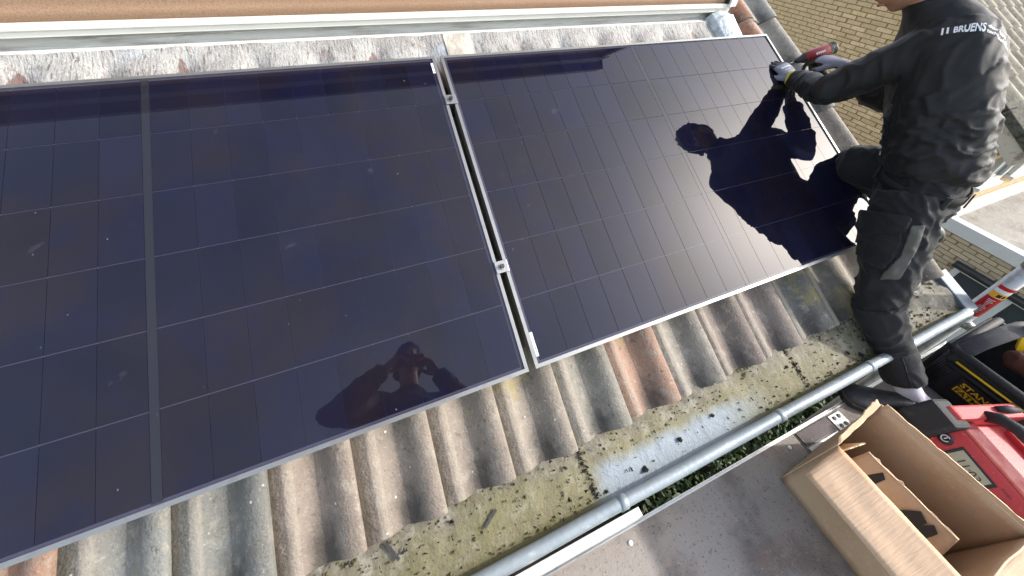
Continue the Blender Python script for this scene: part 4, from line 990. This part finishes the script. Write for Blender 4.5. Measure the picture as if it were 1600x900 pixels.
ext('end_block', [(1.33,DZ+.01),(1.345,-.37),(1.405,-.312),(1.655,-.300),(1.685,-.335),(1.68,DZ+.01)], -.945, -.895, M['radio_red'], rd, .008)
ext('bumper', [(1.295,DZ),(1.30,-.40),(1.365,-.320),(1.435,-.322),(1.40,-.40),(1.39,DZ)], -.97, -.87, M['rubber'], rd, .012)
MB().tube([(1.52,-.560,-.325),(1.525,-.585,-.290),(1.53,-.63,-.272),(1.535,-.75,-.270),(1.53,-.86,-.275),(1.525,-.905,-.31)], [.020,.021,.021,.021,.021,.020], 16).build('handle', M['rubber'], rd, True)
MB().box((1.60,-.60,-.378), (1.625,-.87,-.352)).build('tie_bar', M['radio_red'], rd, False, .005)
MB().tube([(1.565,-.545,-.302),(1.60,-.55,-.294),(1.645,-.552,-.299)], [.010,.013,.009], 12).build('latch', M['rubber'], rd, True)
# control face: sloping panel from (1.315,-.435) to (1.405,-.345)
fo = Vector((1.315,-.575,-.435)); fu = nrm((.09,0,.09)); fn = nrm((-1,0,1)); fyv = Vector((0,-1,0))
FP = lambda a, b, h=0: fo + fyv*a + fu*b + fn*h
def plate(name, a0, a1, b0, b1, h0, h1, m, par, bev=.002): return MB().box((a0,b0,h0), (a1,b1,h1), lambda a, b, h: FP(a,b,h)).build(name, m, par, False, bev)
scn = plate('display_frame', .070, .190, .028, .098, -.001, .004, M['black_plastic'], rd)
plate('display', .080, .180, .036, .090, .004, .005, M['lcd'], scn, 0)
text_on('11:03', None, FP(.100,.052,.0052), fyv, fu, fn, 0, 0, .032, M['lcd_ink'], scn, 'display_digits', .0002)
for k in range(4): plate('button', .082+.024*k, .098+.024*k, .012, .021, .0, .005, M['black_plastic'], rd, .001)
def dial(a, b, r, h, name, m):
    return MB().tube([FP(a,b,0), FP(a,b,h*.7), FP(a,b,h), FP(a,b,h*.98)], [r,r,r*.86,r*.5], 24).build(name, m, rd, True)
pw = dial(.038,.070,.020,.010,'power_knob',M['black_plastic'])
V = []; F = []
for k in range(25):
    a = math.radians(60+330*k/24*.92); V += [FP(.038+.0095*math.cos(a), .070+.0095*math.sin(a), .0105), FP(.038+.0122*math.cos(a), .070+.0122*math.sin(a), .0105)]
meshobj('power_symbol', V, [(2*k,2*k+1,2*k+3,2*k+2) for k in range(24)], M['print'], pw)
plate('power_mark', .0365, .0395, .066, .078, .0100, .0106, M['print'], pw, 0)
dial(.232,.060,.022,.016,'tuning_knob',M['black_plastic'])
text_on('DAB+', None, FP(.195,.100,.0005), fyv, fu, fn, 0, 0, .012, M['lcd_ink'], rd, 'panel_print', 0)
MB().box((1.415,-.60,-.345), (1.465,-.87,-.333)).build('dusty_ledge', mat('dusty_red', S((214,140,128)), .8, vary=[(20,S((196,96,92)),.45,.65,5,.8)], bump=[(120,.001)]), rd, False, .004)
rd.rotation_euler = (0, 0, -.35); rd.location = (1.50, -.728, DZ)
# ---- tool bag
M['nylon'] = mat('black_nylon', (.014,.014,.015), .7, bump=[(420,.001),(30,.003)], vary=[(14,(.03,.03,.032),.5,.7,4,.6),(70,(.09,.085,.08),.66,.76,4,.4)])
M['webbing'] = mat('grey_webbing', (.035,.035,.037), .75, bump=[(300,.0015,(1,3,1))], vary=[(20,(.075,.075,.078),.48,.7,4,.7)])
M['yellow'] = mat('yellow_plastic', S((238,190,30)), .45); M['brown'] = mat('brown_leather', S((92,52,40)), .55, vary=[(18,S((66,38,32)),.45,.7,4,.7)], bump=[(140,.001)])
tbg = thing('tool_bag', 'open black tool bag with yellow lettering and a wide webbing handle', 'tool bag', (2.0, -.62, DZ))
bx0, bx1, by0, by1, bz1 = 1.775, 2.135, -.94, -.418, -.285
MB().slab([(bx0,by1,DZ+.002),(bx0,by0,DZ+.002),(bx0-.02,by0,bz1),(bx0-.02,by1,bz1)], .02).build('end_panel', M['nylon'], tbg, False, .006)
MB().slab([(bx1,by0,DZ+.002),(bx1,by1,DZ+.002),(bx1+.02,by1,bz1),(bx1+.02,by0,bz1)], .02).build('end_panel', M['nylon'], tbg, False, .006)
MB().slab([(bx0,by1,DZ+.002),(bx1,by1,DZ+.002),(bx1,by1+.015,bz1),(bx0,by1+.015,bz1)], .02).build('side_panel', M['nylon'], tbg, False, .006)
MB().slab([(bx1,by0,DZ+.002),(bx0,by0,DZ+.002),(bx0,by0-.015,bz1),(bx1,by0-.015,bz1)], .02).build('side_panel', M['nylon'], tbg, False, .006)
MB().box((bx0+.005,by0+.005,DZ+.001), (bx1-.005,by1-.005,DZ+.025)).build('base', M['black_plastic'], tbg)
MB().tube([(bx0-.012,by1+.01,bz1),(bx0-.012,by0,bz1)], .017, 12).build('rim', M['nylon'], tbg, True)
MB().tube([(bx0-.012,by1+.01,bz1),(bx1+.01,by1+.01,bz1)], .015, 12).build('rim', M['nylon'], tbg, True)
MB().tube([(bx0-.027,by1-.03,bz1-.035),(bx0-.026,by0,bz1-.035)], .0045, 8).build('piping', M['yellow'], tbg, True)
MB().tube([(bx0-.022,by1-.02,bz1-.062),(bx0-.020,by0,bz1-.062)], .009, 8).build('rib', M['nylon'], tbg, True)
for k in range(7): MB().tube([(bx0-.018,by1+.006-.008*k,bz1-.05-.018*k*.3),(bx0-.010,by1+.006-.008*k,DZ+.05)], .004, 6).build('rib', M['nylon'], tbg, True)
hp = [(bx0-.015,by1-.015,bz1-.02),(bx0+.04,by1-.02,bz1+.055),(bx0+.13,by1-.035,bz1+.095),(bx0+.22,by1-.05,bz1+.105),(bx0+.31,by1-.065,bz1+.085),(bx1+.02,by1-.075,bz1-.01)]
MB().tube(hp, [(.008,.026),(.009,.029),(.010,.030),(.010,.030),(.009,.029),(.008,.024)], 14, side=(0,0,1)).build('handle', M['webbing'], tbg, True)
bo = Vector((bx0-.014, by1-.085, bz1-.15)); bu = nrm((-.02,0,.235)); bn = Vector((-1,0,-.085)).normalized()
tp = MB().box((0,-.012,0), (.15,.075,.003), lambda a, b, h: bo + Vector((0,-1,0))*a + bu*b + bn*(h+.004)).build('badge', M['black_plastic'], tbg)
text_on('STANLEY', None, bo + bn*.0078, Vector((0,-1,0)), bu, bn, .010, .036, .034, M['yellow'], tp, 'badge_print', .0008)
MB().box((.008,-.004,.0031), (.135,.026,.0040), lambda a, b, h: bo + Vector((0,-1,0))*a + bu*b + bn*(h+.004)).build('badge_band', M['yellow'], tp)
text_on('FATMAX', None, bo + bn*.0088, Vector((0,-1,0)), bu, bn, .012, .001, .030, M['dark_void'], tp, 'badge_print', .0008)
# tools lying in the bag
def tool(name, label, cat, loc): return thing(name, label, cat, loc, 'tools in the bag')
t = tool('tool_pouch', 'brown leather roll lying across the tool bag', 'pouch', (1.92,-.60,-0.295))
MB().tube([(1.89,-.520,-0.255),(1.895,-.525,-0.255),(1.93,-.655,-0.255),(1.932,-.66,-0.255)], [.030,.040,.042,.032], 18).build('roll', M['brown'], t, True); MB().tube([(1.931,-.66,-0.255),(1.936,-.675,-0.255)], [.040,.030], 16).build('end_flap', M['card_edge'], t, True)
t = tool('spirit_level', 'yellow and red tool standing at the back of the bag', 'level', (2.06,-.56,-0.355))
MB().slab([(2.00,-.46,-0.160),(2.10,-.60,-0.155),(2.13,-.61,-0.255),(2.0,-.50,-0.265)], .022).build('blade', M['yellow'], t, False, .004); MB().slab([(2.005,-.455,-0.135),(2.10,-.595,-0.135),(2.10,-.60,-0.154),(2.0,-.46,-0.159)], .026).build('grip', M['tool_red'], t, False, .004)
t = tool('screwdriver', 'screwdriver with a yellow and black handle lying in the bag', 'screwdriver', (2.02,-.74,-0.285))
MB().tube([(2.02,-.625,-0.255),(2.02,-.63,-0.255),(2.035,-.70,-0.250),(2.04,-.72,-0.250)], [.012,.019,.021,.012], 14).build('handle', M['yellow'], t, True); MB().tube([(2.04,-.715,-0.250),(2.06,-.84,-0.245)], .004, 8).build('shaft', M['zip'], t, True)
t = tool('torch', 'black cylindrical torch beside the yellow screwdriver', 'torch', (2.09,-.72,-0.285))
MB().tube([(2.06,-.600,-0.225),(2.065,-.61,-0.225),(2.085,-.70,-0.225),(2.09,-.71,-0.225),(2.095,-.745,-0.225)], [.018,.024,.024,.030,.030], 16).build('barrel', M['black_plastic'], t, True); MB().tube([(2.095,-.745,-0.225),(2.096,-.748,-0.225)], [.027,.02], 16).build('lens', M['clear'], t, True)
t = tool('pliers', 'pliers with red and yellow handles among the tools', 'pliers', (1.98,-.80,-0.295))
MB().tube([(1.99,-.725,-0.255),(1.985,-.76,-0.250),(2.0,-.81,-0.245)], [.010,.012,.008], 10).build('handle', M['tool_red'], t, True); MB().tube([(2.015,-.735,-0.255),(2.02,-.77,-0.250),(2.005,-.81,-0.245)], [.010,.012,.008], 10).build('handle', M['yellow'], t, True); MB().tube([(2.003,-.81,-0.245),(2.003,-.86,-0.245)], [.012,.004], 8).build('jaw', M['zip'], t, True)
M['blue'] = mat('blue_plastic', S((36,70,160)), .4)
t = tool('screwdriver', 'screwdriver with a red and blue handle near the bag edge', 'screwdriver', (2.06,-.82,-0.285))
MB().tube([(2.05,-.78,-0.245),(2.055,-.785,-0.245),(2.06,-.83,-0.240)], [.010,.018,.018], 12).build('handle', M['tool_red'], t, True); MB().tube([(2.06,-.83,-0.240),(2.07,-.88,-0.240),(2.071,-.885,-0.240)], [.018,.017,.008], 12).build('handle_end', M['blue'], t, True)
t = tool('bolts_tray', 'tray of small dark bolts inside the bag behind the radio', 'tray', (1.89,-.80,-0.355))
mb = MB().box((1.83,-.90,-0.375), (1.97,-.70,-0.330)); mb.build('tray', M['black_plastic'], t, False, .004)
mb = MB()
for k in range(60):
    p = Vector((random.uniform(1.84,1.96), random.uniform(-.89,-.71), -.37)); mb.tube([p, p+Vector((random.uniform(-.02,.02), random.uniform(-.02,.02), random.uniform(0,.014)))], .005, 6)
tag(mb.build('bolts', M['clamp'], t), kind='stuff')

# ---- things lying in the gutter
def gz(x, y):
    for k in range(len(GP)-1):
        (ya, za), (yb, zb_) = GP[k], GP[k+1]
        if yb <= y <= ya: return za + (zb_-za)*(y-ya)/(yb-ya)
    return -.3
M['debris'] = mat('black_moss', (.014,.013,.011), .95, bump=[(150,.006)], vary=[(60,(.04,.036,.026),.5,.7,3,.6)])
def clump(x, y, r, label, seed):
    bm = bmesh.new(); bmesh.ops.create_icosphere(bm, subdivisions=3, radius=r)
    for v in bm.verts:
        d = v.co.normalized(); v.co *= .75 + .6*noise.noise(d*2.2+Vector((seed,0,0))) + .4*noise.noise(d*6+Vector((seed,3,0))); v.co.z *= .5
    me = bpy.data.meshes.new('moss_clump'); bm.to_mesh(me); bm.free(); me.materials.append(M['debris']); o = bpy.data.objects.new('moss_clump', me); COL.objects.link(o)
    o.location = (x, y, gz(x, y)+r*.30+.003); tag(o, label, 'moss', 'moss clumps in the gutter')
clump(.275,-.287,.0105,'largest black moss clump lying on the bare zinc beside the bead',1)
clump(.43,-.262,.0085,'ragged black clump in the middle of the bare zinc patch',2); clump(.585,-.245,.0075,'black clump at the far end of the bare zinc patch',3)
clump(.075+.055,-.290,.006,'small dark clump beside the gutter seam, nearest the bead joint',4); clump(.985,-.215,.0075,'dark brown clump on the olive moss beside the far seam',5)
clump(1.36,-.285,.010,'black moss clump close to the worker\'s trouser leg',6); clump(1.30,-.262,.008,'black moss clump second from the worker\'s trouser leg',7)
M['stick'] = mat('dark_plastic_strip', (.03,.03,.032), .6, vary=[(40,(.07,.068,.064),.5,.7,3,.6)])
def strip(x, y, ang, label):
    d = Vector((math.cos(ang), math.sin(ang), 0)); n_ = Vector((-d.y, d.x, 0)); p = Vector((x, y, 0)); P = []
    for a, b in ((-.024,-.0035),(.024,-.0035),(.024,.0035),(-.024,.0035)):
        c = p+d*a+n_*b; c.z = gz(c.x, c.y)+.012; P.append(c)
    o = MB().slab(P, .003).build('plastic_strip', M['stick']); tag(o, label, 'strip', 'plastic strips in the gutter')
strip(-.215,-.228,.55,'dark plastic strip lying on the mossy gutter sheet, the right of the pair'); strip(-.47,-.20,-1.05,'dark plastic strip half tucked under a tile end, the left of the pair')
mb = MB()
for k in range(950):
    x = random.uniform(-.75, 2.05); y = -.30 + .16*random.random()**1.2
    if x < 1.3 and random.random() < .35: continue
    if x > 1.38: y = random.uniform(-.30, -.14)
    elif .1 < x < .75 and y < -.22 and random.random() < .6: continue
    r = random.choice((.0012,.0015,.002,.0026,.0034)) * (1.5 if x > 1.4 else 1); c = Vector((x, y, gz(x, y)+.004+r*.3))
    a = [Vector((random.gauss(0,1), random.gauss(0,1), random.gauss(0,.6)))*r for _ in range(4)]
    mb.add([c+a[0]+Vector((0,0,r)), c+a[1]+Vector((r,0,0)), c+a[2]-Vector((r,0,0)), c+a[3]+Vector((0,r,0))], [(0,1,2),(0,2,3),(0,3,1),(1,3,2)])
for sx in (.085, 1.02):
    for k in range(150):
        t = random.random(); y = -.295 + .14*t; x = sx + .012*(1-t) + random.gauss(0, .005); r = random.choice((.0012,.002,.003)); c = Vector((x, y, gz(x, y)+.003))
        a = [Vector((random.gauss(0,1), random.gauss(0,1), random.gauss(0,.6)))*r for _ in range(4)]
        mb.add([c+a[0]+Vector((0,0,r)), c+a[1]+Vector((r,0,0)), c+a[2]-Vector((r,0,0)), c+a[3]+Vector((0,r,0))], [(0,1,2),(0,2,3),(0,3,1),(1,3,2)])
o = mb.build('gutter_debris', M['debris']); tag(o, 'loose dark grit and moss crumbs scattered along the gutter', 'debris', kind='stuff')

M['moss'] = mat('olive_moss', S((88,85,54)), .95, vary=[(40,S((62,58,30)),.45,.65,4,.8),(15,S((128,120,62)),.5,.7,4,.6)], bump=[(200,.003)])
mb = MB()
for k in range(600):
    x = random.uniform(-.9, 2.04); c_ = int(random.random()*99)
    if random.random() < .55: x = round((x-.08)/.2)*.2 + .08 - .2 + random.gauss(.115, .05)       # gathers where the tile pans end
    y = random.choice((random.uniform(-.19,-.15), random.uniform(-.305,-.285), random.uniform(-.26,-.15)))
    if .12 < x < .65 and y < -.22: continue
    r = random.uniform(.0015, .0045)*(1.4 if x > 1.35 else 1); c = Vector((x, y, gz(x, y)+.004)); V = []; 
    for a in range(6):
        t = a*math.pi/3; V.append(c + Vector((math.cos(t)*r*random.uniform(.7,1.5), math.sin(t)*r*random.uniform(.7,1.5), 0)))
    V.append(c + Vector((0, 0, r*random.uniform(.7,1.3)))); mb.add(V, [(a, (a+1) % 6, 6) for a in range(6)])
o = mb.build('moss_growth', M['moss']); tag(o, 'small olive cushions of moss growing along the tile ends and gutter', 'moss', kind='stuff')
# ================================================================== PHOTOGRAPHER (seen mirrored in the left panel)
ph = thing('person', 'photographer in dark clothes holding a phone in both hands, mirrored in the left panel', 'person', (-.37, -.665, DZ))
vw = Vector((.326,.693,-.643)); fF = nrm((.38,.92,0)); fR = nrm(fF.cross(Vector((0,0,1))))
Pc = Vector((-.37,-.665,0))
G = lambda a, b, z: Pc + fR*a + fF*b + Vector((0,0,z))
pc = CP - vw*.030
hl, hr = pc - imr*.088, pc + imr*.088
sL, sR = G(-.20,-.04,1.01), G(.19,-.04,1.01); eL, eR = G(-.40,.06,.80), G(.36,.0,.79)
mb = MB(); mb.tube([G(0,0,.28), G(0,0,.45), G(0,.01,.65), G(0,-.05,.92), G(0,-.05,1.04), G(0,-.02,1.12)], [(.18,.13),(.17,.125),(.19,.13),(.20,.12),(.15,.09),(.07,.07)], 24, side=fR)
for s_, e_, h_ in ((sL, eL, hl), (sR, eR, hr)):
    wv = lerp(e_, h_, .80); mb.tube([lerp(s_, G(0,-.05,.99), .5), s_, lerp(s_, e_, .5), e_, lerp(e_, h_, .4), wv], [.075,.080,.075,.068,.060,.046], 16)
V, N, F = fuse(mb, .010, 6); V = wrinkle(V, N, [(G(0,0,.3),G(0,0,.9),1,14),(sL,eL,1,16),(eL,hl,1,16),(sR,eR,1,16),(eR,hr,1,16)], .007, 21)
meshobj('jacket', V, F, M['jacket'], ph, True)
mb = MB(); mb.tube([G(0,0,.22), G(0,0,.34)], [(.16,.12),(.168,.122)], 22, side=fR)
for s_ in (-1, 1): mb.tube([G(.09*s_,0,.30), G(.10*s_,.02,-.02), G(.11*s_,0,-.42)], [.10,.078,.066], 16)
V, N, F = fuse(mb, .010, 5); meshobj('trousers', V, F, M['trouser'], ph, True)
hm, a1, a2, a3 = head_verts(G(0,.05,1.305), fF*.9+Vector((0,0,-.35)), (0,0,1))
hm.tube([G(0,-.05,1.0), G(0,-.02,1.12), G(0,.03,1.24)], [.06,.055,.05], 14)
for s_, e_, h_ in ((sL, eL, hl), (sR, eR, hr)):
    hm.tube([G(0,-.05,.97), s_, e_, lerp(e_, h_, .84)], [.05,.045,.036,.024], 10)
    wv = lerp(e_, h_, .80); sg = 1 if h_ == hr else -1
    hand_mb(hm, wv, h_-wv, imr*sg, Vector((0,0,1)), (.5,.55,.6,.6,.6), 0, .95)
hm.tube([G(0,0,.86), G(0,0,.3)], [.08,.09], 10)
for s_ in (-1, 1): hm.tube([G(0,0,.32), G(.09*s_,0,.26), G(.10*s_,.02,-.02), G(.11*s_,0,-.43)], [.07,.07,.05,.035], 10)
V, N, F = fuse(hm, .006, 2); meshobj('body', V, F, M['skin'], ph, True)
hair(ph, G(0,.05,1.305), a1, a2, a3)
for s_ in (-1, 1): shoe(ph, G(.11*s_,-.08,DZ), G(.14*s_,.20,DZ), (0,0,1), M['leather'], M['rubber'])
fn_ = thing('smartphone', 'dark smartphone held by the photographer, mirrored in the left panel', 'phone', pc)
up_ = Vector((.202042,.613555,.763367))
MB().box((-.075,-.036,-.008), (.075,.036,0), lambda a, b, c: CP - vw*.022 + imr*a - up_*(b+.0) + vw*c).build('case', M['black_plastic'], fn_, False, .003)
